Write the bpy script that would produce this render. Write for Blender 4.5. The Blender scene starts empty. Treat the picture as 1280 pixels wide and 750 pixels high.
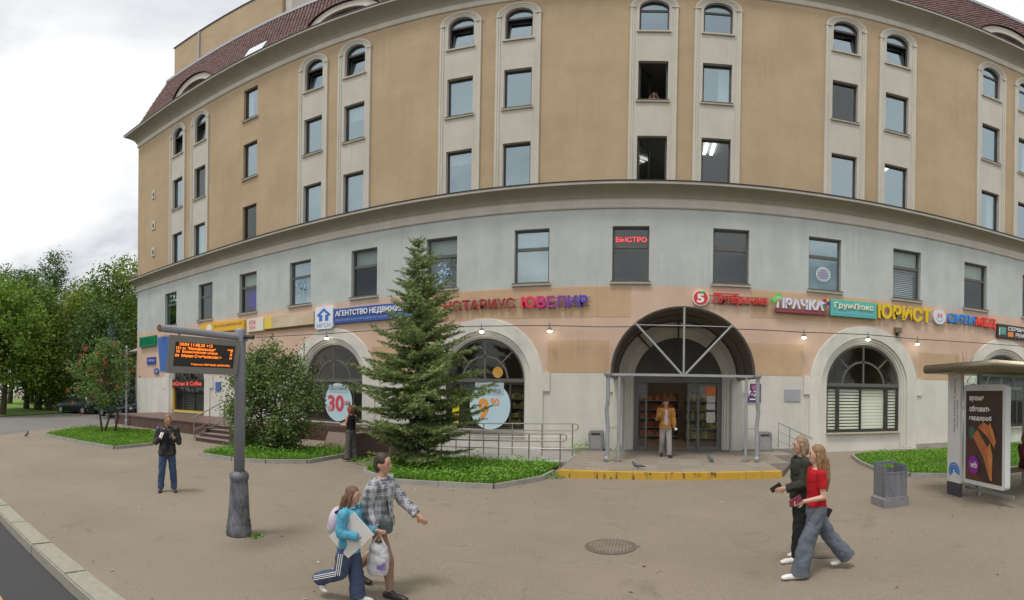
import bpy, bmesh, math, random
from mathutils import Vector, Matrix, noise
from mathutils.geometry import delaunay_2d_cdt
random.seed(7)
PI = math.pi
SC = bpy.context.scene
COL = SC.collection

# ---------------------------------------------------------------- camera
# a street panorama: 120 degrees of an equirectangular picture
PXR = 609.0
EYE = 2.25
cam = bpy.data.cameras.new('camera')
cam.type = 'PANO'
SC.render.engine = 'CYCLES'
cam.lens = 10.4
cam.clip_start = 0.05
cam.clip_end = 2000
def pano(attr, val):
    tgt = cam.cycles if hasattr(cam, 'cycles') else cam
    setattr(tgt, attr, val)
pano('panorama_type', 'EQUIRECTANGULAR')
pano('longitude_min', -640 / PXR); pano('longitude_max', 640 / PXR)
pano('latitude_max', 491.4 / PXR); pano('latitude_min', -258.6 / PXR)
cam_o = bpy.data.objects.new('camera', cam)
COL.objects.link(cam_o)
yaw = (810.3 - 640) / PXR
base = Matrix.Rotation(yaw, 4, 'Z') @ Matrix.Rotation(PI / 2, 4, 'X')
roll = Matrix.Rotation(-0.0122, 4, 'Y')
cam_o.matrix_world = Matrix.Translation((0, 0, EYE)) @ roll @ base
SC.camera = cam_o

# ---------------------------------------------------------------- sky, sun, exposure
world = bpy.data.worlds.new('World'); SC.world = world; world.use_nodes = True
SUN_EL, SUN_AZ = math.radians(68), math.radians(205)      # azimuth from +Y, clockwise
nt = world.node_tree; nt.nodes.clear()
N = nt.nodes.new; L = nt.links.new
out = N('ShaderNodeOutputWorld'); bg = N('ShaderNodeBackground'); L(bg.outputs[0], out.inputs[0])
sky = N('ShaderNodeTexSky'); sky.sky_type = 'NISHITA'; sky.sun_disc = False
sky.sun_elevation = SUN_EL; sky.sun_rotation = SUN_AZ; sky.air_density = 1.0; sky.dust_density = 2.0
skm = N('ShaderNodeMixRGB'); skm.blend_type = 'MULTIPLY'; skm.inputs[0].default_value = 1; skm.inputs[2].default_value = (.09, .09, .09, 1)
L(sky.outputs[0], skm.inputs[1])
tc = N('ShaderNodeTexCoord'); sep = N('ShaderNodeSeparateXYZ'); L(tc.outputs['Generated'], sep.inputs[0])
mx = N('ShaderNodeMath'); mx.operation = 'MAXIMUM'; mx.inputs[1].default_value = 0.0; L(sep.outputs[2], mx.inputs[0])
ad = N('ShaderNodeMath'); ad.operation = 'ADD'; ad.inputs[1].default_value = 0.30; L(mx.outputs[0], ad.inputs[0])
dx = N('ShaderNodeMath'); dx.operation = 'DIVIDE'; L(sep.outputs[0], dx.inputs[0]); L(ad.outputs[0], dx.inputs[1])
dy = N('ShaderNodeMath'); dy.operation = 'DIVIDE'; L(sep.outputs[1], dy.inputs[0]); L(ad.outputs[0], dy.inputs[1])
cmb = N('ShaderNodeCombineXYZ'); L(dx.outputs[0], cmb.inputs[0]); L(dy.outputs[0], cmb.inputs[1]); cmb.inputs[2].default_value = 3.7
cn = N('ShaderNodeTexNoise'); cn.inputs['Scale'].default_value = 0.95; cn.inputs['Detail'].default_value = 7; cn.inputs['Roughness'].default_value = .55; cn.inputs['Distortion'].default_value = .35
L(cmb.outputs[0], cn.inputs['Vector'])
cr = N('ShaderNodeValToRGB'); e = cr.color_ramp.elements
e[0].position = .36; e[0].color = (.44, .48, .55, 1); e[1].position = .535; e[1].color = (1.15, 1.15, 1.15, 1)
m_ = e.new(.45); m_.color = (.82, .84, .87, 1)
L(cn.outputs['Fac'], cr.inputs[0])
cn2 = N('ShaderNodeTexNoise'); cn2.inputs['Scale'].default_value = 0.42; cn2.inputs['Detail'].default_value = 4
L(cmb.outputs[0], cn2.inputs['Vector'])
cov = N('ShaderNodeMapRange'); cov.inputs[1].default_value = .28; cov.inputs[2].default_value = .42; cov.inputs[3].default_value = .72; cov.inputs[4].default_value = 1.0
L(cn2.outputs['Fac'], cov.inputs[0])
cmx = N('ShaderNodeMixRGB'); L(cov.outputs[0], cmx.inputs[0]); L(skm.outputs[0], cmx.inputs[1]); L(cr.outputs[0], cmx.inputs[2])
L(cmx.outputs[0], bg.inputs[0]); bg.inputs[1].default_value = 1.0

sun = bpy.data.lights.new('sun', 'SUN'); sun.energy = 2.0; sun.angle = math.radians(13); sun.color = (1, .96, .9)
sun_o = bpy.data.objects.new('sun', sun); COL.objects.link(sun_o)
sd = Vector((math.sin(SUN_AZ) * math.cos(SUN_EL), math.cos(SUN_AZ) * math.cos(SUN_EL), math.sin(SUN_EL)))
sun_o.rotation_euler = sd.to_track_quat('Z', 'Y').to_euler()
sun_o.location = sd * 60
vs = SC.view_settings
vs.view_transform = 'Standard'; vs.look = 'None'; vs.exposure = 0.0; vs.gamma = 1.0; vs.use_curve_mapping = False
SC.cycles.use_denoising = True
SC.cycles.max_bounces = 8; SC.cycles.transparent_max_bounces = 16

# ---------------------------------------------------------------- materials
def rgba(c): return (c[0], c[1], c[2], 1)
MATS = {}
def mat(name, col, rough=.8, metal=0, var=.0, scale=3.0, bump=0, bscale=40, col2=None, emit=0, island=0, detail=5, streak=0, trans=0, spec=None, stretch=None):
    """procedural material: noise-varied colour, fine bump, optional rain streaks, per-piece tint"""
    if name in MATS: return MATS[name]
    m = bpy.data.materials.new(name); m.use_nodes = True
    t = m.node_tree; b = t.nodes['Principled BSDF']; n = t.nodes.new; l = t.links.new
    b.inputs['Roughness'].default_value = rough; b.inputs['Metallic'].default_value = metal
    if spec is not None: b.inputs['Specular IOR Level'].default_value = spec
    co = n('ShaderNodeTexCoord')
    c2 = col2 or tuple(max(0, x * (1 - var)) for x in col)
    src = None
    vec = co.outputs['Object']
    if stretch:
        mp = n('ShaderNodeMapping'); mp.inputs['Scale'].default_value = stretch; l(vec, mp.inputs[0]); vec2 = mp.outputs[0]
    else: vec2 = vec
    if var or col2:
        nz = n('ShaderNodeTexNoise'); nz.inputs['Scale'].default_value = scale; nz.inputs['Detail'].default_value = detail; nz.inputs['Roughness'].default_value = .65
        l(vec2, nz.inputs['Vector'])
        rp = n('ShaderNodeValToRGB'); rp.color_ramp.elements[0].position = .32; rp.color_ramp.elements[1].position = .68
        rp.color_ramp.elements[0].color = rgba(c2); rp.color_ramp.elements[1].color = rgba(col)
        l(nz.outputs['Fac'], rp.inputs[0]); src = rp.outputs[0]
    if streak:
        mp = n('ShaderNodeMapping'); mp.inputs['Scale'].default_value = (.9, .9, .16); l(vec, mp.inputs[0])
        ns = n('ShaderNodeTexNoise'); ns.inputs['Scale'].default_value = 1.6; ns.inputs['Detail'].default_value = 6; l(mp.outputs[0], ns.inputs['Vector'])
        rr = n('ShaderNodeMapRange'); rr.inputs[1].default_value = .35; rr.inputs[2].default_value = .7; rr.inputs[3].default_value = 1 - streak; rr.inputs[4].default_value = 1.02; l(ns.outputs['Fac'], rr.inputs[0])
        mm = n('ShaderNodeMixRGB'); mm.blend_type = 'MULTIPLY'; mm.inputs[0].default_value = 1
        if src: l(src, mm.inputs[1])
        else: mm.inputs[1].default_value = rgba(col)
        l(rr.outputs[0], mm.inputs[2]); src = mm.outputs[0]
        # thin drips, only where a broad patch of wall is weathered
        mp2 = n('ShaderNodeMapping'); mp2.inputs['Scale'].default_value = (7, 7, .35); l(vec, mp2.inputs[0])
        nd = n('ShaderNodeTexNoise'); nd.inputs['Scale'].default_value = 1; nd.inputs['Detail'].default_value = 5; l(mp2.outputs[0], nd.inputs['Vector'])
        rd = n('ShaderNodeMapRange'); rd.inputs[1].default_value = .52; rd.inputs[2].default_value = .68; l(nd.outputs['Fac'], rd.inputs[0])
        nm = n('ShaderNodeTexNoise'); nm.inputs['Scale'].default_value = .35; nm.inputs['Detail'].default_value = 3; l(vec, nm.inputs['Vector'])
        rm = n('ShaderNodeMapRange'); rm.inputs[1].default_value = .48; rm.inputs[2].default_value = .62; l(nm.outputs['Fac'], rm.inputs[0])
        mu = n('ShaderNodeMath'); mu.operation = 'MULTIPLY'; l(rd.outputs[0], mu.inputs[0]); l(rm.outputs[0], mu.inputs[1])
        inv = n('ShaderNodeMapRange'); inv.inputs[3].default_value = 1; inv.inputs[4].default_value = .90; l(mu.outputs[0], inv.inputs[0])
        m2 = n('ShaderNodeMixRGB'); m2.blend_type = 'MULTIPLY'; m2.inputs[0].default_value = 1; l(src, m2.inputs[1]); l(inv.outputs[0], m2.inputs[2]); src = m2.outputs[0]
    if island:
        ge = n('ShaderNodeNewGeometry'); rr = n('ShaderNodeMapRange'); rr.inputs[3].default_value = 1 - island; rr.inputs[4].default_value = 1 + island; l(ge.outputs['Random Per Island'], rr.inputs[0])
        mm = n('ShaderNodeMixRGB'); mm.blend_type = 'MULTIPLY'; mm.inputs[0].default_value = 1
        if src: l(src, mm.inputs[1])
        else: mm.inputs[1].default_value = rgba(col)
        l(rr.outputs[0], mm.inputs[2]); src = mm.outputs[0]
    if src: l(src, b.inputs['Base Color'])
    else: b.inputs['Base Color'].default_value = rgba(col)
    if bump:
        nb = n('ShaderNodeTexNoise'); nb.inputs['Scale'].default_value = bscale; nb.inputs['Detail'].default_value = 4; l(vec2, nb.inputs['Vector'])
        bp = n('ShaderNodeBump'); bp.inputs['Strength'].default_value = bump; bp.inputs['Distance'].default_value = .02; l(nb.outputs['Fac'], bp.inputs['Height']); l(bp.outputs[0], b.inputs['Normal'])
    if emit:
        b.inputs['Emission Color'].default_value = rgba(col); b.inputs['Emission Strength'].default_value = emit
    if trans:
        tl = n('ShaderNodeBsdfTranslucent'); ms = n('ShaderNodeMixShader'); ms.inputs[0].default_value = trans
        if src: l(src, tl.inputs[0])
        else: tl.inputs[0].default_value = rgba(col)
        l(b.outputs[0], ms.inputs[1]); l(tl.outputs[0], ms.inputs[2])
        o = [x for x in t.nodes if x.type == 'OUTPUT_MATERIAL'][0]; l(ms.outputs[0], o.inputs[0])
    MATS[name] = m
    return m

def glass(name, base=.28, tint=(.85, .93, .97), through=(.8, .85, .86), rough=.015):
    """coated window glass: part mirror, part see-through, more mirror at a glancing angle"""
    m = bpy.data.materials.new(name); m.use_nodes = True
    t = m.node_tree; t.nodes.clear(); n = t.nodes.new; l = t.links.new
    o = n('ShaderNodeOutputMaterial'); ms = n('ShaderNodeMixShader'); tr = n('ShaderNodeBsdfTransparent'); gl = n('ShaderNodeBsdfGlossy')
    lw = n('ShaderNodeLayerWeight'); lw.inputs[0].default_value = .5; fr = n('ShaderNodeMath'); fr.operation = 'POWER'; fr.inputs[1].default_value = 4.5; l(lw.outputs['Facing'], fr.inputs[0])
    a = n('ShaderNodeMath'); a.operation = 'ADD'; a.use_clamp = True; a.inputs[1].default_value = base; l(fr.outputs[0], a.inputs[0])
    tr.inputs[0].default_value = rgba(through); gl.inputs[0].default_value = rgba(tint); gl.inputs['Roughness'].default_value = rough
    nz = n('ShaderNodeTexNoise'); nz.inputs['Scale'].default_value = .9; co = n('ShaderNodeTexCoord'); l(co.outputs['Object'], nz.inputs['Vector'])
    bp = n('ShaderNodeBump'); bp.inputs['Strength'].default_value = .05; bp.inputs['Distance'].default_value = .1; l(nz.outputs['Fac'], bp.inputs['Height']); l(bp.outputs[0], gl.inputs['Normal'])
    l(a.outputs[0], ms.inputs[0]); l(tr.outputs[0], ms.inputs[1]); l(gl.outputs[0], ms.inputs[2]); l(ms.outputs[0], o.inputs[0])
    MATS[name] = m
    return m

M_OCHRE = mat('ochre_plaster', (.49, .362, .222), .92, var=.2, scale=.45, bump=.25, bscale=30, streak=.045, detail=9)
M_STRIP = mat('pale_strip_plaster', (.56, .52, .45), .9, var=.10, scale=1.2, bump=.15, streak=.08)
M_BORDER = mat('cream_moulding', (.58, .545, .455), .85, var=.08, scale=2, bump=.08, streak=.12)
M_GREYW = mat('grey_plaster', (.53, .555, .53), .92, var=.17, scale=.8, bump=.25, bscale=25, streak=.08, detail=8)
M_PEACH = mat('peach_plaster', (.66, .475, .36), .92, var=.15, scale=.8, bump=.2, streak=.05, detail=8)
M_PATCH = mat('orange_repaint', (.57, .395, .245), .92, var=.14, scale=.9, bump=.15, streak=.04)
M_BASEW = mat('white_base_plaster', (.68, .66, .595), .9, var=.13, scale=1.1, bump=.2, streak=.08, detail=8)
M_WHITE = mat('white_surround', (.70, .68, .61), .85, var=.08, scale=1.5, bump=.08, streak=.14)
M_CORN = mat('cornice_paint', (.30, .28, .205), .85, var=.10, scale=1.2, bump=.1, streak=.06)
M_FLASH = mat('black_flashing', (.03, .026, .03), .5, var=.2)
M_TILE = mat('clay_roof_tile', (.17, .083, .072), .8, var=.25, scale=6, island=.35)
M_METAL = mat('grey_roof_metal', (.35, .36, .38), .5, metal=.3, var=.1)
M_FRAME = mat('dark_window_frame', (.045, .04, .036), .5, var=.2)
M_FRAMEG = mat('grey_window_frame', (.12, .115, .10), .55, var=.15)
M_SILL = mat('stone_sill', (.50, .45, .35), .85, var=.2, scale=5)
M_BLIND = mat('blind_fabric', (.74, .78, .74), .9, var=.05)
M_ZEB = mat('zebra_blind', (.86, .88, .74), .9, var=.06)
M_ROOM = mat('room_wall', (.42, .42, .40), .95, var=.05)
M_SHOP = mat('shop_wall', (.33, .30, .27), .95, var=.08)
M_GLS = glass('window_glass_sky', .34, (.72, .88, .97), (.6, .66, .66))
M_GLD = glass('window_glass_clear', .10, (.85, .9, .92))
M_GLA = glass('shop_glass', .05, (.8, .85, .85), (.97, .98, .97))
M_GLP = glass('shelter_glass', .03, (.85, .92, .92), (.86, .93, .90))
M_ASPH = mat('plaza_asphalt', (.262, .218, .165), .92, var=.2, scale=.33, bump=.5, bscale=90, detail=12)
M_ROAD = mat('road_asphalt', (.075, .075, .08), .93, col2=(.038, .038, .041), scale=60, bump=.6, bscale=120)
M_LANE = mat('lane_asphalt', (.185, .178, .168), .93, var=.18, scale=.5, bump=.4, bscale=80, detail=9)
M_GRAN = mat('granite_kerb', (.33, .315, .255), .8, var=.22, scale=7, bump=.2, bscale=60, detail=8)
M_KERB = mat('concrete_kerb', (.33, .32, .29), .9, var=.25, scale=6, bump=.3, bscale=50)
M_PAVE = mat('platform_paving', (.285, .245, .198), .9, var=.16, scale=2.5, bump=.25, bscale=60)
M_SOIL = mat('lawn_soil', (.05, .085, .016), .95, var=.4, scale=8, bump=.6, bscale=40)
M_GRASS = mat('grass_blade', (.21, .42, .03), .7, island=.5, trans=.35, col2=(.13, .28, .025), scale=1.3)
M_GRASS2 = mat('weed_leaf', (.14, .31, .028), .7, island=.45, trans=.3)
M_BROWN = mat('brown_granite', (.105, .058, .046), .55, var=.3, scale=9, bump=.1)
M_STEEL = mat('grey_steel', (.36, .36, .36), .45, metal=.55, var=.12, scale=6)
M_GALV = mat('grey_painted_pipe', (.33, .345, .37), .5, metal=.15, var=.15, scale=8)
M_INOX = mat('stainless_rail', (.40, .385, .35), .42, metal=.75, var=.1, scale=12)
M_BLACK = mat('black_rubber', (.018, .018, .018), .7)
M_WPLA = mat('white_plastic', (.78, .78, .76), .5)
M_BARK = mat('bark', (.075, .058, .042), .95, var=.4, scale=9, bump=.6, bscale=25, stretch=(1, 1, .25))

def wear(m, grain=.25, crack=True):
    """aggregate grain, thin cracks, old gum spots and dried stains on asphalt"""
    t = m.node_tree; n = t.nodes.new; l = t.links.new; b = t.nodes['Principled BSDF']; src = b.inputs['Base Color'].links[0].from_socket
    co = n('ShaderNodeTexCoord')
    def mul(a, fac):
        x = n('ShaderNodeMixRGB'); x.blend_type = 'MULTIPLY'; x.inputs[0].default_value = 1; l(a, x.inputs[1]); l(fac, x.inputs[2]); return x.outputs[0]
    def rng(sock, a, c, lo, hi):
        r = n('ShaderNodeMapRange'); r.inputs[1].default_value = a; r.inputs[2].default_value = c; r.inputs[3].default_value = lo; r.inputs[4].default_value = hi; l(sock, r.inputs[0]); return r.outputs[0]
    g = n('ShaderNodeTexNoise'); g.inputs['Scale'].default_value = 38; g.inputs['Detail'].default_value = 5; g.inputs['Roughness'].default_value = .8; l(co.outputs['Object'], g.inputs['Vector'])
    src = mul(src, rng(g.outputs['Fac'], .3, .7, 1 - grain, 1 + grain))
    v = n('ShaderNodeTexVoronoi'); v.inputs['Scale'].default_value = 2.6; v.inputs['Randomness'].default_value = 1; l(co.outputs['Object'], v.inputs['Vector'])
    src = mul(src, rng(v.outputs['Distance'], .035, .07, .72, 1.0))
    st = n('ShaderNodeTexNoise'); st.inputs['Scale'].default_value = 1.1; st.inputs['Detail'].default_value = 8; st.inputs['Roughness'].default_value = .7; st.inputs['Distortion'].default_value = 1.2; l(co.outputs['Object'], st.inputs['Vector'])
    src = mul(src, rng(st.outputs['Fac'], .30, .42, .80, 1.0))
    if crack:
        nz = n('ShaderNodeTexNoise'); nz.inputs['Scale'].default_value = 1.5; nz.inputs['Detail'].default_value = 6; l(co.outputs['Object'], nz.inputs['Vector'])
        mx_ = n('ShaderNodeMixRGB'); mx_.inputs[0].default_value = .35; l(co.outputs['Object'], mx_.inputs[1]); l(nz.outputs['Color'], mx_.inputs[2])
        vc = n('ShaderNodeTexVoronoi'); vc.feature = 'DISTANCE_TO_EDGE'; vc.inputs['Scale'].default_value = .42; l(mx_.outputs[0], vc.inputs['Vector'])
        src = mul(src, rng(vc.outputs['Distance'], .001, .005, .90, 1.0))
    l(src, b.inputs['Base Color'])
wear(M_ASPH, .22); wear(M_LANE, .2); wear(M_PAVE, .15, False)

# ---------------------------------------------------------------- mesh helpers
class MB:
    def __init__(s): s.v = []; s.f = []
    def add(s, vs, fs):
        o = len(s.v); s.v += [tuple(x) for x in vs]; s.f += [tuple(i + o for i in q) for q in fs]; return s
    def box(s, x0, x1, y0, y1, z0, z1, M=None):
        vs = [(x, y, z) for z in (z0, z1) for y in (y0, y1) for x in (x0, x1)]
        if M: vs = [M @ Vector(v) for v in vs]
        return s.add(vs, [(0, 2, 3, 1), (4, 5, 7, 6), (0, 1, 5, 4), (2, 6, 7, 3), (0, 4, 6, 2), (1, 3, 7, 5)])
    def tube(s, pts, r, n=8, caps=True):
        pts = [Vector(p) for p in pts]; k = len(pts); rs = r if isinstance(r, (list, tuple)) else [r] * k
        vs = []; up = None
        for i, p in enumerate(pts):
            d = (pts[min(i + 1, k - 1)] - pts[max(i - 1, 0)])
            d = d.normalized() if d.length > 1e-9 else Vector((0, 0, 1))
            if up is None: up = Vector((0, 0, 1)) if abs(d.z) < .9 else Vector((1, 0, 0))
            a = d.cross(up)
            if a.length < 1e-6: a = d.orthogonal()
            a.normalize(); b = a.cross(d).normalized(); up = b
            for j in range(n):
                t = 2 * PI * j / n; vs.append(p + (a * math.cos(t) + b * math.sin(t)) * rs[i])
        fs = [(i * n + j, i * n + (j + 1) % n, (i + 1) * n + (j + 1) % n, (i + 1) * n + j) for i in range(k - 1) for j in range(n)]
        if caps: fs += [tuple(range(n - 1, -1, -1)), tuple(range((k - 1) * n, k * n))]
        return s.add(vs, fs)
    def lathe(s, prof, c=(0, 0, 0), n=16, sx=1, sy=1):
        vs = [(c[0] + r * sx * math.cos(2 * PI * j / n), c[1] + r * sy * math.sin(2 * PI * j / n), c[2] + z) for r, z in prof for j in range(n)]
        k = len(prof)
        fs = [(i * n + j, i * n + (j + 1) % n, (i + 1) * n + (j + 1) % n, (i + 1) * n + j) for i in range(k - 1) for j in range(n)]
        fs += [tuple(range(n - 1, -1, -1)), tuple(range((k - 1) * n, k * n))]
        return s.add(vs, fs)
    def ball(s, c, r, n=10, m=7, M=None):
        r = r if isinstance(r, (list, tuple)) else (r, r, r)
        vs = [Vector((0, 0, -r[2]))]
        for i in range(1, m):
            a = -PI / 2 + PI * i / m
            vs += [Vector((r[0] * math.cos(a) * math.cos(2 * PI * j / n), r[1] * math.cos(a) * math.sin(2 * PI * j / n), r[2] * math.sin(a))) for j in range(n)]
        vs.append(Vector((0, 0, r[2])))
        if M: vs = [M @ v for v in vs]
        c = Vector(c); vs = [v + c for v in vs]
        fs = [(0, 1 + (j + 1) % n, 1 + j) for j in range(n)]
        for i in range(m - 2):
            fs += [(1 + i * n + j, 1 + i * n + (j + 1) % n, 1 + (i + 1) * n + (j + 1) % n, 1 + (i + 1) * n + j) for j in range(n)]
        t = 1 + (m - 2) * n; e_ = len(vs) - 1
        fs += [(t + j, t + (j + 1) % n, e_) for j in range(n)]
        return s.add(vs, fs)
    def prism(s, poly, y0, y1):
        """poly in (x,z), counter-clockwise seen from -Y; extruded y0 (front) to y1"""
        n = len(poly)
        vs = [(x, y0, z) for x, z in poly] + [(x, y1, z) for x, z in poly]
        return s.add(vs, [tuple(range(n)), tuple(range(2 * n - 1, n - 1, -1))] + [(i, n + i, n + (i + 1) % n, (i + 1) % n) for i in range(n)])
    def slab(s, poly, z0, z1):
        n = len(poly); zf = z1 if callable(z1) else (lambda x, y: z1); zb = z0 if callable(z0) else (lambda x, y: z0)
        vs = [(x, y, zf(x, y)) for x, y in poly] + [(x, y, zb(x, y)) for x, y in poly]
        return s.add(vs, [tuple(range(n)), tuple(range(2 * n - 1, n - 1, -1))] + [(i, n + i, n + (i + 1) % n, (i + 1) % n) for i in range(n)])
    def build(s, name, m, parent=None, smooth=False, loc=None):
        me = bpy.data.meshes.new(name); me.from_pydata(s.v, [], s.f); me.update()
        return link(name, me, m, parent, smooth, loc)
def link(name, me, m, parent=None, smooth=False, loc=None, rot=None):
    if m is not None and not me.materials: me.materials.append(m)
    if smooth and me.polygons: me.polygons.foreach_set('use_smooth', [True] * len(me.polygons))
    o = bpy.data.objects.new(name, me); COL.objects.link(o)
    if parent is not None: o.parent = parent
    if loc is not None: o.location = loc
    if rot is not None: o.rotation_euler = rot
    return o
def tag(o, label=None, cat=None, group=None, kind=None):
    for k, v in (('label', label), ('category', cat), ('group', group), ('kind', kind)):
        if v: o[k] = v
    return o
def thing(name, label, cat, loc=(0, 0, 0), rz=0, group=None):
    o = bpy.data.objects.new(name, None); COL.objects.link(o); o.location = loc; o.rotation_euler = (0, 0, rz)
    o.empty_display_size = .2
    return tag(o, label, cat, group)
def struct(name, o=None):
    if o is None: o = bpy.data.objects.new(name, None); COL.objects.link(o)
    o['kind'] = 'structure'; return o
def copy_tree(o, parent=None):
    c = o.copy(); COL.objects.link(c); c.parent = parent
    for ch in o.children: copy_tree(ch, c)
    return c
def pane(m, parent, x0, x1, y, z0, z1, name='pane', M=None):
    vs = [(x0, y, z0), (x1, y, z0), (x1, y, z1), (x0, y, z1)]
    if M: vs = [M @ Vector(v) for v in vs]
    return MB().add(vs, [(0, 1, 2, 3)]).build(name, m, parent)
def flat(poly, y): return MB().add([(x, y, z) for x, z in poly], [tuple(range(len(poly)))])
def bx(name, m, parent, *a): return MB().box(*a).build(name, m, parent)
_txt = {}
def text_mesh(body, size=1, ext=0.0, off=0.0):
    cu = bpy.data.curves.new('t', 'FONT'); cu.body = body; cu.size = size; cu.extrude = ext; cu.offset = off; cu.resolution_u = 3
    o = bpy.data.objects.new('t', cu); COL.objects.link(o)
    dg = bpy.context.evaluated_depsgraph_get(); dg.update()
    me = bpy.data.meshes.new_from_object(o.evaluated_get(dg)); bpy.data.objects.remove(o); bpy.data.curves.remove(cu)
    v = [(p.co.x, -p.co.z, p.co.y) for p in me.vertices]; f = [tuple(q.vertices) for q in me.polygons]
    bpy.data.meshes.remove(me); return v, f
def text(body, x0, x1, z0, z1, y, m, parent, name='lettering', ext=.004, off=.0, split=False, slant=0, mats=None):
    """writing fitted into the rectangle x0..x1, z0..z1, facing -Y; split makes every letter a part"""
    v, f = text_mesh(body, 1, 0, off)
    if not v: return []
    ax0, ax1 = min(p[0] for p in v), max(p[0] for p in v); az0, az1 = min(p[2] for p in v), max(p[2] for p in v)
    sx, sz = (x1 - x0) / (ax1 - ax0), (z1 - z0) / (az1 - az0)
    def put(vs, dxo, ff, nm, mm):
        q = [(x0 + (p[0] + dxo - ax0) * sx + slant * (p[2] - az0) * sz, y, z0 + (p[2] - az0) * sz) for p in vs]
        b = MB(); n = len(q); b.add(q, ff)
        if ext > .005:
            ed = {}
            for fc in ff:
                for i in range(len(fc)):
                    k = (fc[i], fc[(i + 1) % len(fc)]); ed[k] = 1
            b.v += [(p[0], y + ext, p[2]) for p in q]
            b.f += [(a, a + n, c + n, c) for (a, c) in ed if (c, a) not in ed]
        return b.build(nm, mm, parent)
    if not split:
        o = put(v, 0, f, name, m)
        if len(body) > 3: o['kind'] = 'stuff'
        return [o]
    res = []
    for i, ch in enumerate(body):
        if ch == ' ': continue
        pv, _ = text_mesh(body[:i + 1], 1, 0, off); cv, cf = text_mesh(ch, 1, 0, off)
        res.append(put(cv, max(p[0] for p in pv) - max(p[0] for p in cv), cf, 'letter', mats[i % len(mats)] if mats else m))
    return res
def inside(p, poly):
    x, z = p; r = False; n = len(poly)
    for i in range(n):
        x1, z1 = poly[i]; x2, z2 = poly[(i + 1) % n]
        if (z1 > z) != (z2 > z) and x < (x2 - x1) * (z - z1) / (z2 - z1) + x1: r = not r
    return r
def pierced(outer, holes, y, reveal=.0):
    """flat wall in the XZ plane with openings; the reveals run back by `reveal`"""
    vs = []; es = []
    for lp in [outer] + holes:
        o = len(vs); vs += [Vector(p) for p in lp]; es += [(o + i, o + (i + 1) % len(lp)) for i in range(len(lp))]
    r = delaunay_2d_cdt(vs, es, [], 1, 1e-5)
    b = MB(); V = [(p.x, y, p.y) for p in r[0]]; F = []
    for t in r[2]:
        c = sum((r[0][i] for i in t), Vector((0, 0))) / len(t)
        if any(inside(c, h) for h in holes) or not inside(c, outer): continue
        a, b_, c_ = [r[0][i] for i in t[:3]]
        F.append(tuple(t) if (b_ - a).cross(c_ - a) > 0 else tuple(reversed(t)))
    b.add(V, F)
    if reveal:
        for h in holes:
            n = len(h); b.add([(x, y, z) for x, z in h] + [(x, y + reveal, z) for x, z in h], [(i, (i + 1) % n, n + (i + 1) % n, n + i) for i in range(n)])
    return b
def rect(x0, x1, z0, z1): return [(x0, z0), (x1, z0), (x1, z1), (x0, z1)]
def arch(cx, hw, z0, zs, n=20, rise=None):
    rise = rise or hw
    return [(cx - hw, z0), (cx + hw, z0)] + [(cx + hw * math.cos(PI * i / n), zs + rise * math.sin(PI * i / n)) for i in range(n + 1)]
def sweep_arch(b, cx, hw, z0, zs, prof, n=28):
    """moulding round an arched opening: prof = (distance outwards from the opening edge, y)"""
    path = []
    for o, y in prof:
        path.append([(cx - hw - o, y, z0), (cx - hw - o, y, zs)] + [(cx - (hw + o) * math.cos(PI * i / n), y, zs + (hw + o) * math.sin(PI * i / n)) for i in range(1, n)] + [(cx + hw + o, y, zs), (cx + hw + o, y, z0)])
    k = len(path[0]); vs = [p for q in path for p in q]
    return b.add(vs, [(i * k + j, (i + 1) * k + j, (i + 1) * k + j + 1, i * k + j + 1) for i in range(len(prof) - 1) for j in range(k - 1)])
def gz(y): return .0165 * min(max(y - 4, 0), 9)
# ================================================================ ground
def sheet(name, rows, m, dz=0.0, skirt=0):
    """a sheet following the gentle rise of the square; rows = (y, x0, x1)"""
    b = MB(); n = 24
    vs = []
    for y, x0, x1 in rows:
        for i in range(n + 1): vs.append((x0 + (x1 - x0) * i / n, y, gz(y) + dz))
    k = n + 1
    b.add(vs, [(r * k + i, r * k + i + 1, (r + 1) * k + i + 1, (r + 1) * k + i) for r in range(len(rows) - 1) for i in range(n)])
    return struct(name, b.build(name, m))
sheet('plaza_ground', [(2.2, -160, 160), (4, -160, 160), (8.5, -160, 160), (13, -160, 160), (30, -200, 160), (260, -400, 300)], M_ASPH)
b = MB(); b.add([(-300, -200, -.15), (200, -200, -.15), (200, 2.1, -.15), (-300, 2.1, -.15)], [(0, 1, 2, 3)])
struct('road', b.build('road', M_ROAD))
struct('lane_marking', MB().box(-40, 20, 1.14, 1.26, -.16, -.146).build('lane_marking', mat('yellow_line', (.55, .36, .07), .8, var=.3, scale=12)))
sheet('side_lane', [(2.4, -33, -20.3), (4, -33.3, -20.9), (8.5, -34.8, -24.4), (13, -36.4, -25.2), (16, -37.4, -26.5), (22, -39.5, -29.3), (60, -47, -34)], M_LANE, .006)
far_rows = [(2.4, -95, -33.2), (4, -95, -33.5), (8.5, -95, -35.0), (13, -95, -36.6), (16, -95, -37.6), (22, -95, -46), (24, -95, -50)]
M_FLAWN = mat('far_lawn_grass', (.16, .30, .03), .9, var=.45, scale=2.2, bump=1.0, bscale=30)
sheet('far_lawn', far_rows, M_FLAWN, .05)

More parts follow.
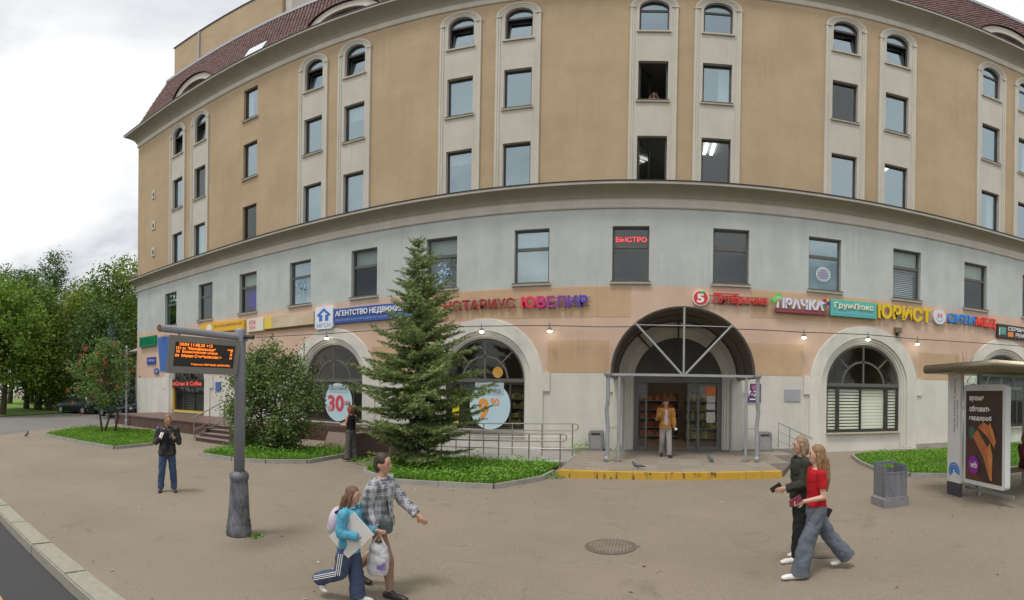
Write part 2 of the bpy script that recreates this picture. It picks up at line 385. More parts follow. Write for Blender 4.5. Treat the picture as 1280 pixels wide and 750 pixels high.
# granite kerb along the carriageway, stone by stone
kerb = struct('road_kerb')
stones = []
for k in range(4):
    b = MB(); g = .006; j = [random.uniform(-.006, .006) for _ in range(4)]
    b.box(g, 1.2 - g, 0, .31, -.3, .0)
    bm = bmesh.new(); me = bpy.data.meshes.new('kerb_stone'); me.from_pydata(b.v, [], b.f); bm.from_mesh(me)
    bmesh.ops.bevel(bm, geom=[e for e in bm.edges if max(v.co.z for v in e.verts) > -.01 and min(v.co.z for v in e.verts) > -.01], offset=.02, segments=2, affect='EDGES')
    bm.to_mesh(me); bm.free(); me.materials.append(M_GRAN); stones.append(me)
for i in range(40):
    o = link('kerb_stone', stones[i % 4], None, kerb, loc=(-34 + i * 1.2, 2.03 + random.uniform(-.006, .006), .012 + random.uniform(-.005, .005)))
    o.rotation_euler.z = random.uniform(-.004, .004)

# ================================================================ building
BY = 16.6
B = thing('corner_building', 'long ochre and grey plastered building with arched shopfronts and tiled mansard roof', 'building', (0, BY, 0))
XL, XR = -28.9, 26.0
WIN2 = [-24.87 + 3.453 * i + .04 for i in range(15)]
ARCH = [-23.1, -12.66, -5.87, 1.03, 7.94, 14.87, 21.8]
PAIRS = [-23.07, -12.7, -5.81, 1.115, 8.045, 15.02]
STRIPS = [c + d for c in PAIRS for d in (-1.1, 1.1)]
ZS = 2.65            # spring line of the shop arches
AR = 1.53
# -- base and peach walls with arched gaps (covered by the surrounds)
PE = 2.92
r_ = 1.9
th0 = math.asin((PE - ZS) / r_)
def arch_gap(cx): 
    n = 18
    return [(cx + r_ * math.cos(th0 + (PI - 2 * th0) * i / n), ZS + r_ * math.sin(th0 + (PI - 2 * th0) * i / n)) for i in range(n + 1)]
xg = r_ * math.cos(th0)
# base wall in pieces between the arches
edges = [XL] + [v for c in ARCH for v in (c - xg, c + xg)] + [XR]
for i in range(0, len(edges), 2):
    bx('base_wall', M_BASEW, B, edges[i], edges[i + 1], 0, .35, -.2, PE)
# the gap polygons touch the lower edge of the peach band: run the outline along it
outer = [(XL, PE)]
for c in ARCH: outer += list(reversed(arch_gap(c)))
outer += [(XR, PE), (XR, 5.97), (XL, 5.97)]
pw = pierced(outer, [], 0)
pw.build('peach_wall', M_PEACH, B)
W2Z = (6.12, 8.18); W2W = 1.26
holes = [rect(c - W2W / 2, c + W2W / 2, *W2Z) for c in WIN2]
pierced(rect(XL, XR, 5.97, 9.4), holes, 0, .3).build('grey_wall', M_GREYW, B)
SHW = .68; SZ = 19.08
shole = [arch(c, SHW + .04, 9.3, SZ, 16) for c in STRIPS]
SINGLE = [(-17.85, 9.85, 11.9), (-17.85, 13.55, 15.75), (-17.85, 17.35, 19.55)]
shole += [rect(c - .5, c + .5, a, z) for c, a, z in SINGLE]
pierced(rect(XL, XR, 9.2, 20.6), shole, 0, .3).build('upper_wall', M_OCHRE, B)
# sides, back and top so that no light leaks in
s = MB(); s.box(XL, XL + .3, .05, 16, -.2, 9.3); s.build('side_wall', M_GREYW, B)
s = MB(); s.box(XL + .01, XL + .3, .05, 16, 9.3, 20.6); s.box(XL, XR, 15.7, 16, -.2, 26); s.box(XR - .3, XR, .05, 16, -.2, 20.6)
s.build('rear_wall', M_OCHRE, B)
for z0, z1 in ((5.0, 5.7), (9.0, 9.5), (12.55, 13.0), (16.4, 16.9), (20.3, 20.65)):
    bx('floor_slab', M_ROOM, B, XL + .31, XR - .31, .32, 15.6, z0, z1)
bx('interior_wall', M_ROOM, B, XL + .31, XR - .31, 6.0, 6.2, 5.7, 20.3)
bx('shop_rear_wall', M_SHOP, B, XL + .31, XR - .31, 7.5, 7.7, .2, 5.0)
bx('shop_floor', mat('shop_floor_tile', (.30, .24, .19), .5, var=.1), B, XL + .31, XR - .31, .36, 7.5, .1, .292)
for x in (-20.9, -15.9, -9.3, -2.4, 4.5, 11.4, 18.3):
    bx('partition', M_SHOP, B, x, x + .15, .4, 7.5, .3, 5.0)
for x in [w + 1.73 for w in WIN2[::2]]:
    bx('partition', M_ROOM, B, x, x + .12, .4, 6, 5.7, 20.3)
# repainted rectangles
for x0, x1, z0, z1 in ((-8.9, -.62, 4.86, 5.93), (-3.5, -1.35, PE + .01, 4.05), (3.5, 8.55, 4.95, 5.93), (3.2, 5.45, PE + .01, 4.05), (10.3, 12.3, PE + .01, 4.02), (-10.6, -8.9, PE + .01, 4.0), (-17.9, -13.0, 4.9, 5.4)):
    bx('paint_patch', M_PATCH, B, x0, x1, -.006, -.001, z0, z1)
# panel joints and grime line low on the base wall
for i in range(0, len(edges), 2):
    a, c = edges[i], edges[i + 1]
    bx('plinth', mat('plinth_paint', (.42, .40, .35), .9, var=.3, scale=3, streak=.2), B, a, c, -.03, .0, -.2, .34)

def sweep(name, prof, m, smooth=False, right=XR):
    b = MB(); n = len(prof)
    vs = [(XL - o, 15, z) for o, z in prof] + [(XL - o, -o, z) for o, z in prof] + [(right, -o, z) for o, z in prof]
    b.add(vs, [(k * n + i, (k + 1) * n + i, (k + 1) * n + i + 1, k * n + i + 1) for k in range(2) for i in range(n - 1)])
    return b.build(name, m, B, smooth)
# lower cornice: fascia, cove, lip, flashing
sweep('cornice_fascia', [(-.02, 8.87), (.05, 8.87), (.07, 8.91), (.07, 8.95), (.045, 8.97), (.055, 9.2), (.085, 9.24)], M_STRIP)
sweep('cornice', [(.085, 9.24)] + [(.10 + .34 * t ** 1.5, 9.26 + .36 * (t ** .75)) for t in (0, .2, .4, .6, .8, 1)] + [(.45, 9.625), (.49, 9.64), (.49, 9.755)], M_CORN)
sweep('cornice_lip', [(.493, 9.64), (.51, 9.66), (.51, 9.75), (.49, 9.758)], M_BORDER)
sweep('flashing', [(.495, 9.752), (.535, 9.748), (.54, 9.79), (.50, 9.80), (0, 9.9)], M_FLASH)
# upper cornice
sweep('cornice_fascia', [(-.02, 20.12), (.05, 20.12), (.08, 20.17), (.08, 20.22), (.05, 20.25), (.07, 20.46), (.11, 20.5)], M_BORDER)
sweep('cornice', [(.11, 20.5)] + [(.12 + .55 * t ** 1.4, 20.52 + .62 * t ** .8) for t in (0, .2, .4, .6, .8, 1)] + [(.68, 21.145), (.72, 21.17), (.72, 21.3)], M_CORN)
sweep('cornice_lip', [(.722, 21.17), (.745, 21.19), (.745, 21.31), (.72, 21.32)], M_BORDER)
sweep('flashing', [(.72, 21.315), (.78, 21.31), (.785, 21.37), (.60, 21.42), (.5, 21.42)], M_FLASH)
# mansard roof
RP = [(.62, 21.40), (.30, 21.62), (.08, 21.98), (-.12, 22.5), (-1.4, 26.1)]
sweep('roof', RP, mat('roof_underlay', (.10, .045, .04), .9))
def roof_at(z):
    for (o0, z0), (o1, z1) in zip(RP, RP[1:]):
        if z0 <= z <= z1: return o0 + (o1 - o0) * (z - z0) / (z1 - z0)
    return RP[-1][0]
tb = MB()
zs = []; z = 21.42
while z < 26.05: zs.append(z); z += .21 if z > 22 else .14
for i, z in enumerate(zs):
    o0 = roof_at(z) + .05; z1 = min(z + .27, 26.1); o1 = roof_at(z1) + .012
    x = XL - o0 + .02 + (.11 if i % 2 else 0)
    while x < 19:
        if x < -6 or x > 7.5:
            w = .215; j = random.uniform(-.008, .008)
            tb.add([(x, -o0 + .02, z + j), (x + w / 2, -o0 - .025, z + j), (x + w, -o0 + .02, z + j), (x, -o1 + .015, z1), (x + w / 2, -o1 - .012, z1), (x + w, -o1 + .015, z1)], [(0, 1, 4, 3), (1, 2, 5, 4)])
        x += .22
tag(tb.build('roof_tiles', M_TILE, B), kind='stuff')
sweep('ridge_flashing', [(-1.33, 26.02), (-1.30, 26.05), (-1.32, 26.3), (-1.6, 26.34), (-2.2, 26.3)], M_METAL)
bx('flat_roof', M_METAL, B, XL + 1.5, XR, 2.1, 15.8, 26.0, 26.2)
# attic block
bx('attic_block', M_OCHRE, B, -27.75, -17.8, 2.1, 12, 26.2, 30.28)
bx('attic_coping', M_FLASH, B, -27.82, -17.73, 2.03, 12.05, 30.28, 30.36)
bx('attic_downpipe', M_METAL, B, -25.0, -24.86, 2.0, 2.1, 26.2, 30.2)
bx('attic_buttress', M_STRIP, B, -17.73, -17.3, 2.3, 4, 26.2, 30.2)
for x, h in ((-27.3, .7), (-26.7, .35), (-25.2, .5), (-24.9, .8)):
    MB().tube([(x, 3, 30.3), (x, 3, 30.3 + h)], .05, 6).build('roof_vent', M_METAL, B)
for x0 in (-16.6, -15.4):
    b = MB(); b.tube([(x0, 3, 26.2), (x0 + 1.3, 3, 28.6)], .07, 6); b.tube([(x0 + 1.3, 3, 28.6), (x0 + 2.6, 3.2, 27.6)], .07, 6); b.tube([(x0, 3, 26.9), (x0 + 2.6, 3, 27.2)], .05, 6)
    b.build('roof_frame', M_FLASH, B)
b = MB()
for k in range(9):
    b.tube([(-13.4 + k * .3, 2.5, 26.2), (-13.4 + k * .3, 2.5, 27.5)], .02, 5)
b.tube([(-13.4, 2.5, 27.5), (-11, 2.5, 27.5)], .03, 5); b.tube([(-13.4, 2.5, 26.9), (-11, 2.5, 26.9)], .02, 5)
b.build('roof_railing', M_FLASH, B)
# skylight in the tiles
def slope_frame(xc, z0, z1, w):
    o0, o1 = roof_at(z0), roof_at(z1); b = MB()
    b.add([(xc - w / 2, -o0 - .10, z0), (xc + w / 2, -o0 - .10, z0), (xc + w / 2, -o1 - .10, z1), (xc - w / 2, -o1 - .10, z1), (xc - w / 2, -o0 + .3, z0), (xc + w / 2, -o0 + .3, z0), (xc + w / 2, -o1 + .3, z1), (xc - w / 2, -o1 + .3, z1)], [(0, 4, 5, 1), (1, 5, 6, 2), (2, 6, 7, 3), (3, 7, 4, 0)])
    f = b.build('skylight', M_METAL, B)
    MB().add([(xc - w / 2 + .04, -o0 - .09, z0 + .04), (xc + w / 2 - .04, -o0 - .09, z0 + .04), (xc + w / 2 - .04, -o1 - .09, z1 - .04), (xc - w / 2 + .04, -o1 - .09, z1 - .04)], [(0, 1, 2, 3)]).build('pane', glass('skylight_glass', .7, (.95, .97, 1)), f)
slope_frame(-17.6, 21.9, 23.1, 1.35)
# eyebrow dormers
def dormer(cx):
    hw, hz, n = 1.95, 1.62, 18; z0 = 21.45; yf = -.12
    def seg(h, r, k): return [(cx + h * math.cos(PI * i / n), z0 + r * math.sin(PI * i / n) ** k) for i in range(n + 1)]
    outer = [(cx - hw - .25, z0), (cx + hw + .25, z0)] + seg(hw, hz, 1.0)
    inner = [(cx - 1.3, z0 + .12), (cx + 1.3, z0 + .12)] + [(cx + 1.3 * math.cos(PI * i / n), z0 + .42 + .72 * math.sin(PI * i / n)) for i in range(n + 1)]
    d = pierced(outer, [inner], yf, .3).build('dormer', M_BORDER, B)
    o = seg(hw + .1, hz + .1, 1.0); b = MB()
    k = len(o); b.add([(x, yf - .12, z) for x, z in o] + [(x, 2.2, z + .25) for x, z in o] + [(x, yf - .12, z - .07) for x, z in o], [(i, i + 1, k + i + 1, k + i) for i in range(k - 1)] + [(2 * k + i, 2 * k + i + 1, i + 1, i) for i in range(k - 1)])
    b.build('hood', mat('dormer_hood', (.12, .05, .045), .7, var=.3), d)
    b = MB(); b.box(cx - 1.3, cx + 1.3, yf + .14, yf + .2, z0 + .12, z0 + .2)
    for xx in (-.43, .43): b.box(cx + xx - .07, cx + xx + .07, yf + .12, yf + .22, z0 + .2, z0 + 1.02)
    b.build('frame', M_FRAME, d)
    q = [(cx - 1.3, z0 + .12), (cx + 1.3, z0 + .12)] + [(cx + 1.3 * math.cos(PI * i / n), z0 + .42 + .72 * math.sin(PI * i / n)) for i in range(n + 1)]
    flat(q, yf + .17).build('pane', M_GLD, d)
    bx('backing', M_ROOM, d, cx - 1.6, cx + 1.6, 1.2, 1.25, z0, z0 + 1.5)
for c in (-22.6, -12.2, 14.95): dormer(c)

# ---------------------------------------------------------------- windows
def rect_window(c, z0, z1, w, kind, transom=None, fm=None, sill=True, y=.17):
    fm = fm or M_FRAME
    h = w / 2; t = .065; b = MB()
    b.box(c - h, c - h + t, y, y + .07, z0, z1); b.box(c + h - t, c + h, y, y + .07, z0, z1)
    b.box(c - h + t, c + h - t, y, y + .07, z0, z0 + t * 1.2); b.box(c - h + t, c + h - t, y, y + .07, z1 - t * 1.2, z1)
    if transom: b.box(c - h + t, c + h - t, y - .01, y + .08, transom - .06, transom + .06)
    f = b.build('window', fm, B)
    zones = [(z0 + t, transom - .06), (transom + .06, z1 - t)] if transom else [(z0 + t, z1 - t)]
    gm = {'sky': M_GLS, 'blind': M_GLS}.get(kind, M_GLD)
    for i, (a, d) in enumerate(zones):
        if kind == 'open' and i == 0: continue
        pane(gm, f, c - h + t, c + h - t, y + .03, a, d)
    if kind == 'open':           # sash swung inwards on its left hinge
        a, d = zones[0]; th = 1.15
        q = MB(); M = Matrix.Translation((c - h + t, y + .06, 0)) @ Matrix.Rotation(th, 4, 'Z'); ww = w - 2 * t
        q.box(0, .06, 0, .05, a, d, M); q.box(ww - .06, ww, 0, .05, a, d, M); q.box(0, ww, 0, .05, a, a + .06, M); q.box(0, ww, 0, .05, d - .06, d, M)
        sh = q.build('open_sash', fm, f); pane(M_GLD, f, .06, ww - .06, .02, a + .06, d - .06, M=M)
    if kind == 'tilt':
        a, d = zones[0]
        M = Matrix.Translation((0, y + .08, a)) @ Matrix.Rotation(-.13, 4, 'X'); q = MB(); hh = h - t - .005; d2 = d - a
        q.box(c - hh, c - hh + .06, 0, .05, 0, d2, M); q.box(c + hh - .06, c + hh, 0, .05, 0, d2, M); q.box(c - hh + .06, c + hh - .06, 0, .05, 0, .06, M); q.box(c - hh + .06, c + hh - .06, 0, .05, d2 - .06, d2, M)
        q.build('open_sash', fm, f)
    if kind in ('blind', 'tilt') or (kind == 'sky' and random.random() < .45):
        q = MB(); top = z1 - t; bot = z0 + t + (random.choice((0, 0, .3, .7)) if kind == 'sky' else 0)
        yy = y + .24
        if kind == 'sky':
            if random.random() < .5:      # half-drawn roller blind
                q.box(c - h - .03, c + h + .03, yy, yy + .01, bot + .75 * (z1 - z0) * random.random(), top)
            else:                         # curtain pulled to one side, in folds
                xa = c - h - .05 if random.random() < .5 else c + .08; ww_ = random.uniform(.3, .5); k = 14
                P = [(xa + ww_ * i / k, yy + .025 * math.sin(i * 1.9)) for i in range(k + 1)]
                q.add([(x, y_, z0) for x, y_ in P] + [(x, y_, z1) for x, y_ in P], [(i, i + 1, k + 2 + i, k + 1 + i) for i in range(k)])
        else:
            k = int((top - bot) / .075)
            for i in range(k):
                zz = bot + (top - bot) * i / k; q.add([(c - h - .03, yy - .025, zz), (c + h + .03, yy - .025, zz), (c + h + .03, yy + .02, zz + .06), (c - h - .03, yy + .02, zz + .06)], [(0, 1, 2, 3)])
        q.build('blind', M_BLIND, f)
    if sill:
        bx('sill', M_SILL, f, c - h - .07, c + h + .07, -.09, y, z0 - .1, z0 - .012)
        bx('sill_flashing', M_FRAMEG, f, c - h - .05, c + h + .05, -.11, y, z0 - .011, z0 + .008)
    return f
kinds2 = ['sky', 'dark', 'dark', 'sky', 'dark', 'dark', 'blind', 'dark', 'dark', 'sky', 'tilt', 'dark', 'dark', 'sky', 'sky']
W2 = [rect_window(c, *W2Z, W2W, k, 7.44, M_FRAMEG) for c, k in zip(WIN2, kinds2)]
# curtains behind the upper light of some
for i in (2, 3, 4, 5, 6, 9, 10, 11):
    c = WIN2[i]; bx('blind', mat('green_roller_blind', (.50, .58, .49), .9, var=.05), W2[i], c - .6, c + .6, .36, .37, 7.5 if i != 9 else 6.2, 8.15)
bx('blind', mat('cream_paper', (.55, .58, .45), .9, col2=(.50, .40, .22), scale=1.6), W2[6], WIN2[6] - .58, WIN2[6] + .58, .34, .35, 6.2, 7.4)
bx('blind', mat('grey_roller_blind', (.32, .31, .31), .9, var=.1), W2[5], WIN2[5] - .58, WIN2[5] + .58, .34, .35, 6.2, 7.4)
M_LEDR = mat('red_led', (.9, .06, .07), .6, emit=1.2)
text('БЫСТРО', WIN2[7] - .52, WIN2[7] + .54, 7.62, 7.82, .185, M_LEDR, W2[7], 'led_lettering', off=.012)
M_STK = mat('blue_sticker', (.35, .62, .80), .7, var=.25, scale=14)
M_STW = mat('white_sticker', (.75, .78, .8), .7)
M_STP = mat('violet_sticker', (.30, .16, .36), .7)
def disc(cx, cz, r, n=28, rz=None): return [(cx + r * math.cos(2 * PI * i / n), cz + (rz or r) * math.sin(2 * PI * i / n)) for i in range(n)]
MB().prism(disc(WIN2[9] - .0, 6.78, .28), .185, .19).build('round_sticker', M_STW, W2[9])
MB().prism(disc(WIN2[9] - .0, 6.78, .25), .180, .184).build('round_sticker', mat('teal_sticker', (.33, .45, .47), .7), W2[9])
for k, wd in enumerate((.2, .36, .4, .3)): 
    bx('sticker_line', M_STP, W2[9], WIN2[9] - wd / 2, WIN2[9] + wd / 2, .176, .179, 6.90 - k * .09, 6.945 - k * .09)
rnd = random.Random(4)
for i, n_ in ((5, 26), (3, 22)):
    b = MB()
    for _ in range(n_): b.prism(disc(WIN2[i] + rnd.gauss(0, .16), 6.85 + rnd.gauss(0, .2), rnd.uniform(.03, .07), 8), .186, .189)
    tag(b.build('paper_snowflakes', M_STK, W2[i]), kind='stuff')
bx('sticker', mat('navy_poster', (.12, .13, .36), .7, var=.3, scale=20), W2[2], WIN2[2] - .1, WIN2[2] + .5, .186, .19, 6.35, 7.2)
# lit ceiling lamps seen inside
M_LAMP = mat('lit_ceiling_lamp', (1, 1, .96), .5, emit=3.0)
def lamps(cx, y0, z, n, sp, ln, m=M_LAMP):
    for i in range(n): bx('ceiling_lamp', m, B, cx + (i - n / 2) * sp, cx + (i - n / 2) * sp + .12, y0, y0 + ln, z - .05, z)
lamps(WIN2[8] + .3, 1.3, 8.95, 4, .3, .9, mat('warm_ceiling_lamp', (1, .85, .5), .5, emit=2.0))
lamps(WIN2[4] + .3, 1.0, 8.9, 1, .3, 1.2)
lamps(2.0, 1.4, 12.5, 4, .28, 1.0); lamps(9.1, 1.0, 12.5, 4, .28, .9)
# strips with arched tops
kU = {0: ('tilt', 'sky', 'sky'), 1: ('tilt', 'dark', 'sky'), 2: ('tilt', 'sky', 'blind'), 3: ('tilt', 'sky', 'blind'), 4: ('tilt', 'blind', 'sky'), 5: ('tilt', 'sky', 'sky'), 6: ('sky', 'open', 'open'), 7: ('sky', 'sky', 'dark'), 8: ('tilt', 'dark', 'sky'), 9: ('tilt', 'sky', 'sky'), 10: ('sky', 'sky', 'sky'), 11: ('sky', 'sky', 'sky')}
UW = 1.02
for si, c in enumerate(STRIPS):
    wz = [(9.8, 11.93), (13.62, 15.72)]
    az0, azs = 17.5, SZ
    holes = [rect(c - UW / 2, c + UW / 2, *w) for w in wz] + [arch(c, UW / 2, az0, azs, 14)]
    o = arch(c, SHW + .06, 9.2, SZ, 18)
    p = pierced(o, holes, -.02, .26).build('window_strip', M_STRIP, B)
    b = MB(); sweep_arch(b, c, SHW, 9.3, SZ, [(-.02, -.018), (-.02, -.05), (.05, -.055), (.06, -.085), (.135, -.085), (.14, -.0)], 20); b.build('moulding', M_BORDER, p)
    b = MB(); sweep_arch(b, c, SHW - .09, SZ, SZ, [(-.0, -.015), (0, -.04), (.05, -.04), (.05, -.015)], 20); b.build('inner_moulding', M_BORDER, p)
    for s_ in (-1, 1): bx('impost', M_BORDER, p, c + s_ * (SHW + .06) - .1, c + s_ * (SHW + .06) + .1, -.105, -.02, SZ - .06, SZ + .03)
    k = kU[si]
    for j, w in enumerate(wz): rect_window(c, w[0], w[1], UW, k[2 - j] if True else 0, None, M_FRAME, True, .15)
    # arched window
    y = .15; n = 16; b = MB()
    sweep_arch(b, c, UW / 2 - .06, az0, azs, [(0, y + .07), (0, y), (.062, y)], 16)
    b.box(c - UW / 2 + .06, c + UW / 2 - .06, y, y + .07, az0, az0 + .08); b.box(c - UW / 2 + .06, c + UW / 2 - .06, y - .01, y + .08, azs - .17, azs - .05)
    f = b.build('window', M_FRAME, B)
    flat([(c + .455 * math.cos(PI * i / n), azs - .05 + .5 * math.sin(PI * i / n)) for i in range(n + 1)], y + .03).build('pane', M_GLS, f)
    if k[0] == 'tilt':
        M = Matrix.Translation((0, y + .05, az0 + .08)) @ Matrix.Rotation(-.13, 4, 'X'); d2 = azs - .17 - az0 - .1; hh = UW / 2 - .065; q = MB()
        q.box(c - hh, c - hh + .06, 0, .05, 0, d2, M); q.box(c + hh - .06, c + hh, 0, .05, 0, d2, M); q.box(c - hh + .06, c + hh - .06, 0, .05, 0, .06, M); q.box(c - hh + .06, c + hh - .06, 0, .05, d2 - .06, d2, M); q.build('open_sash', M_FRAME, f)
        pane(M_GLS, f, c - hh + .06, c + hh - .06, .02, .06, d2 - .06, M=M)
    else: pane(M_GLS, f, c - UW / 2 + .06, c + UW / 2 - .06, y + .03, az0 + .08, azs - .17)
    bx('sill', M_SILL, f, c - UW / 2 - .07, c + UW / 2 + .07, -.1, y, az0 - .1, az0 - .004)
for c, a, z in SINGLE: rect_window(c, a, z, 1.0, 'sky' if a > 12 else 'dark', None, M_FRAME, True, .15)
for z in (11.0, 12.9, 15.2): 
    f = bx('vent_plate', M_BORDER, B, -27.05, -26.65, -.05, -.001, z, z + .62)
    bx('vent_slot', M_FRAME, f, -26.93, -26.75, -.055, -.05, z + .12, z + .42)

# ---------------------------------------------------------------- shop arches
def surround(cx, base):
    b = MB()
    sweep_arch(b, cx, AR, -.2 if base is None else base, ZS, [(-.0, .36), (-.0, .12), (.05, .12), (.06, .06), (.14, .06), (.15, .015), (.24, .015), (.26, -.06), (.70, -.06), (.72, .01)], 32)
    s = b.build('arch_surround', M_WHITE, B)
    for sg in (-1, 1):
        x = cx + sg * (AR + .82); bx('impost', M_WHITE, s, x - .12, x + .12, -.055, .01, 2.27, 2.93)
    return s
def bar(b, x0, z0, x1, z1, w, y0, y1):
    d = Vector((x1 - x0, z1 - z0)).normalized(); nrm = Vector((-d.y, d.x)) * w / 2
    b.prism([(x0 - nrm.x, z0 - nrm.y), (x1 - nrm.x, z1 - nrm.y), (x1 + nrm.x, z1 + nrm.y), (x0 + nrm.x, z0 + nrm.y)][::1], y0, y1)
def ring(b, cx, cz, r0, r1, y0, y1, a0=0, a1=PI, n=24):
    P = [(cx + r1 * math.cos(a0 + (a1 - a0) * i / n), cz + r1 * math.sin(a0 + (a1 - a0) * i / n)) for i in range(n + 1)] + [(cx + r0 * math.cos(a1 + (a0 - a1) * i / n), cz + r0 * math.sin(a1 + (a0 - a1) * i / n)) for i in range(n + 1)]
    for i in range(n):
        b.prism([P[i], P[i + 1], P[2 * n + 1 - i - 1], P[2 * n + 1 - i]], y0, y1)
def arch_window(cx, zb, mull, fm=None):
    fm = fm or M_FRAMEG; y = .2; b = MB()
    ring(b, cx, ZS, AR - .08, AR + .0, y, y + .08); ring(b, cx, ZS, .84, .91, y + .01, y + .07)
    b.box(cx - .035, cx + .035, y + .01, y + .07, ZS + .06, ZS + AR - .08)
    for a in (PI / 4, 3 * PI / 4): bar(b, cx + .9 * math.cos(a), ZS + .9 * math.sin(a), cx + 1.46 * math.cos(a), ZS + 1.46 * math.sin(a), .06, y + .01, y + .07)
    b.box(cx - AR, cx + AR, y - .03, y + .09, ZS - .07, ZS + .06)
    f = b.build('shop_window', fm, B)
    b = MB(); b.box(cx - AR, cx - AR + .07, y, y + .08, zb, ZS - .07); b.box(cx + AR - .07, cx + AR, y, y + .08, zb, ZS - .07); b.box(cx - AR + .07, cx + AR - .07, y, y + .08, zb, zb + .1); b.box(cx - AR + .07, cx + AR - .07, y, y + .08, ZS - .15, ZS - .072)
    for m_, w in mull: b.box(cx + m_ - w / 2, cx + m_ + w / 2, y, y + .08, zb + .1, ZS - .15)
    b.build('frame', M_FRAME, f)
    n = 24
    flat([(cx + (AR - .05) * math.cos(PI * i / n), ZS + (AR - .05) * math.sin(PI * i / n)) for i in range(n + 1)], y + .03).build('pane', M_GLA, f)
    xs = [-AR + .07] + sorted(m_ for m_, w in mull) + [AR - .07]
    for a, c_ in zip(xs, xs[1:]): pane(M_GLA, f, cx + a, cx + c_, y + .03, zb + .08, ZS - .1)
    if zb > .3:
        bx('apron_panel', M_BASEW, f, cx - AR, cx + AR, .14, .33, -.2, zb - .05)
        bx('sill', M_SILL, f, cx - AR, cx + AR, .02, y + .1, zb - .05, zb - .002)
    return f
for c in ARCH: surround(c, None)
AW = {}
AW[-23.1] = arch_window(-23.1, .86, [(-.5, .05), (.5, .05)])
AW[-12.66] = arch_window(-12.66, .86, [(1.05, .08)])
AW[-5.87] = arch_window(-5.87, .86, [(-.9, .08), (.98, .08)])
AW[7.94] = arch_window(7.94, .86, [(-1.05, .12), (-.1, .03), (1.0, .12)])
AW[14.87] = arch_window(14.87, .86, [(-1.0, .1), (1.0, .1)])
AW[21.8] = arch_window(21.8, .86, [(-1.0, .1), (1.0, .1)])
# zebra blinds behind the right-hand window
sl = {}
for a, c_, sp in ((-1.46, -1.1, .118), (-.98, -.13, .118), (-.07, .93, .124), (1.07, 1.46, .118)):
    w = c_ - a
    me = bpy.data.meshes.new('slat'); q = MB().box(0, w, 0, .006, 0, .078 if a != -.07 else .112); me.from_pydata(q.v, [], q.f); me.materials.append(M_ZEB)
    z = .98
    while z < 2.5:
        link('slat', me, None, AW[7.94], loc=(7.94 + a, .33, z)); z += sp
# posters in the shop windows
M_PB = mat('pale_blue_poster', (.50, .68, .76), .6, var=.06); M_PG = mat('grey_blue_label', (.38, .50, .56), .6)
M_PR = mat('red_print', (.62, .06, .09), .6); M_PO = mat('orange_print', (.78, .30, .05), .6); M_DK = mat('dark_print', (.06, .07, .08), .6)
c = -12.66
MB().prism(disc(c + .28, 1.72, .72, 32, .82), .17, .176).build('round_poster', M_PB, AW[c])
MB().prism(rect(c - .22, c + .80, 2.12, 2.45), .162, .168).build('poster_label', M_PG, AW[c])
text('Доставка', c - .15, c + .72, 2.21, 2.38, .158, M_DK, AW[c]); text('30', c - .28, c + .58, 1.32, 2.02, .158, M_PR, AW[c], off=.035)
text('мин', c + .62, c + .9, 1.62, 1.78, .158, M_PR, AW[c]); text('от', c - .25, c - .05, 1.36, 1.46, .156, M_WPLA, AW[c])
c = -5.87
MB().prism(disc(c + .22, 1.72, .78, 32, .86), .17, .176).build('round_poster', M_PB, AW[c])
MB().prism(rect(c - .35, c + .75, 2.12, 2.56), .162, .168).build('poster_label', M_PG, AW[c])
text('Горячая', c - .25, c + .55, 2.38, 2.52, .158, M_DK, AW[c]); text('выпечка', c - .25, c + .62, 2.18, 2.33, .158, M_DK, AW[c])
text('9', c - .22, c + .18, 1.22, 2.0, .158, M_PO, AW[c], off=.04); text('90', c + .25, c + .58, 1.74, 2.0, .158, M_PO, AW[c], off=.02)
MB().prism(disc(c + .42, 2.95, .2), .45, .46).build('hanging_disc', mat('amber_disc', (.72, .36, .08), .5, emit=.2), AW[c])
bx('yellow_stripe', mat('yellow_print', (.75, .6, .02), .6), AW[c], c - 1.25, c - .98, .17, .174, .95, 2.1)
# coffee shop board and yellow frame
c = -23.1
bx('shop_board', mat('black_board', (.03, .02, .02), .5), AW[c], c - AR, c + AR, .02, .10, 2.28, 2.78)
text('#Great & Coffee', c - 1.42, c + 1.42, 2.38, 2.66, .012, mat('red_letter', (.85, .10, .06), .5, emit=.25), AW[c], off=.03)
b = MB(); b.box(c - AR, c - AR + .1, .05, .19, .86, 2.28); b.box(c - AR, c + AR, .05, .19, .84, .95); b.build('yellow_trim', mat('yellow_trim', (.62, .40, .05), .6), AW[c])
for k in range(9): bx('slat', M_FRAMEG, AW[c], c - .9, c + 1.3, .34, .35, 1.0 + .1 * k, 1.04 + .1 * k)

# ---------------------------------------------------------------- entrance
c = 1.03
n = 28
t_ = MB().prism([(c + (AR) * math.cos(PI * i / n), ZS + .2 + (AR) * math.sin(PI * i / n)) for i in range(n + 1)][::1], .22, .27).build('tympanum', mat('dark_grey_panel', (.085, .083, .075), .6, var=.1), B)
M_ALU = mat('grey_door_frame', (.16, .165, .165), .5, metal=.2, var=.1)
d = MB(); d.box(c - AR, c - AR + .1, .2, .3, .29, 2.85); d.box(c + AR - .1, c + AR, .2, .3, .29, 2.85); d.box(c - AR + .1, c + AR - .1, .2, .3, 2.62, 2.85)
D = d.build('door_frame', M_ALU, B)
def leaf(x0, x1, y, nm='sliding_leaf'):
    b = MB(); b.box(x0, x0 + .07, y, y + .05, .3, 2.6); b.box(x1 - .07, x1, y, y + .05, .3, 2.6); b.box(x0 + .07, x1 - .07, y, y + .05, .3, .42); b.box(x0 + .07, x1 - .07, y, y + .05, 2.52, 2.6)
    l = b.build(nm, M_ALU, B); pane(M_GLA, l, x0 + .07, x1 - .07, y + .02, .42, 2.52); return l
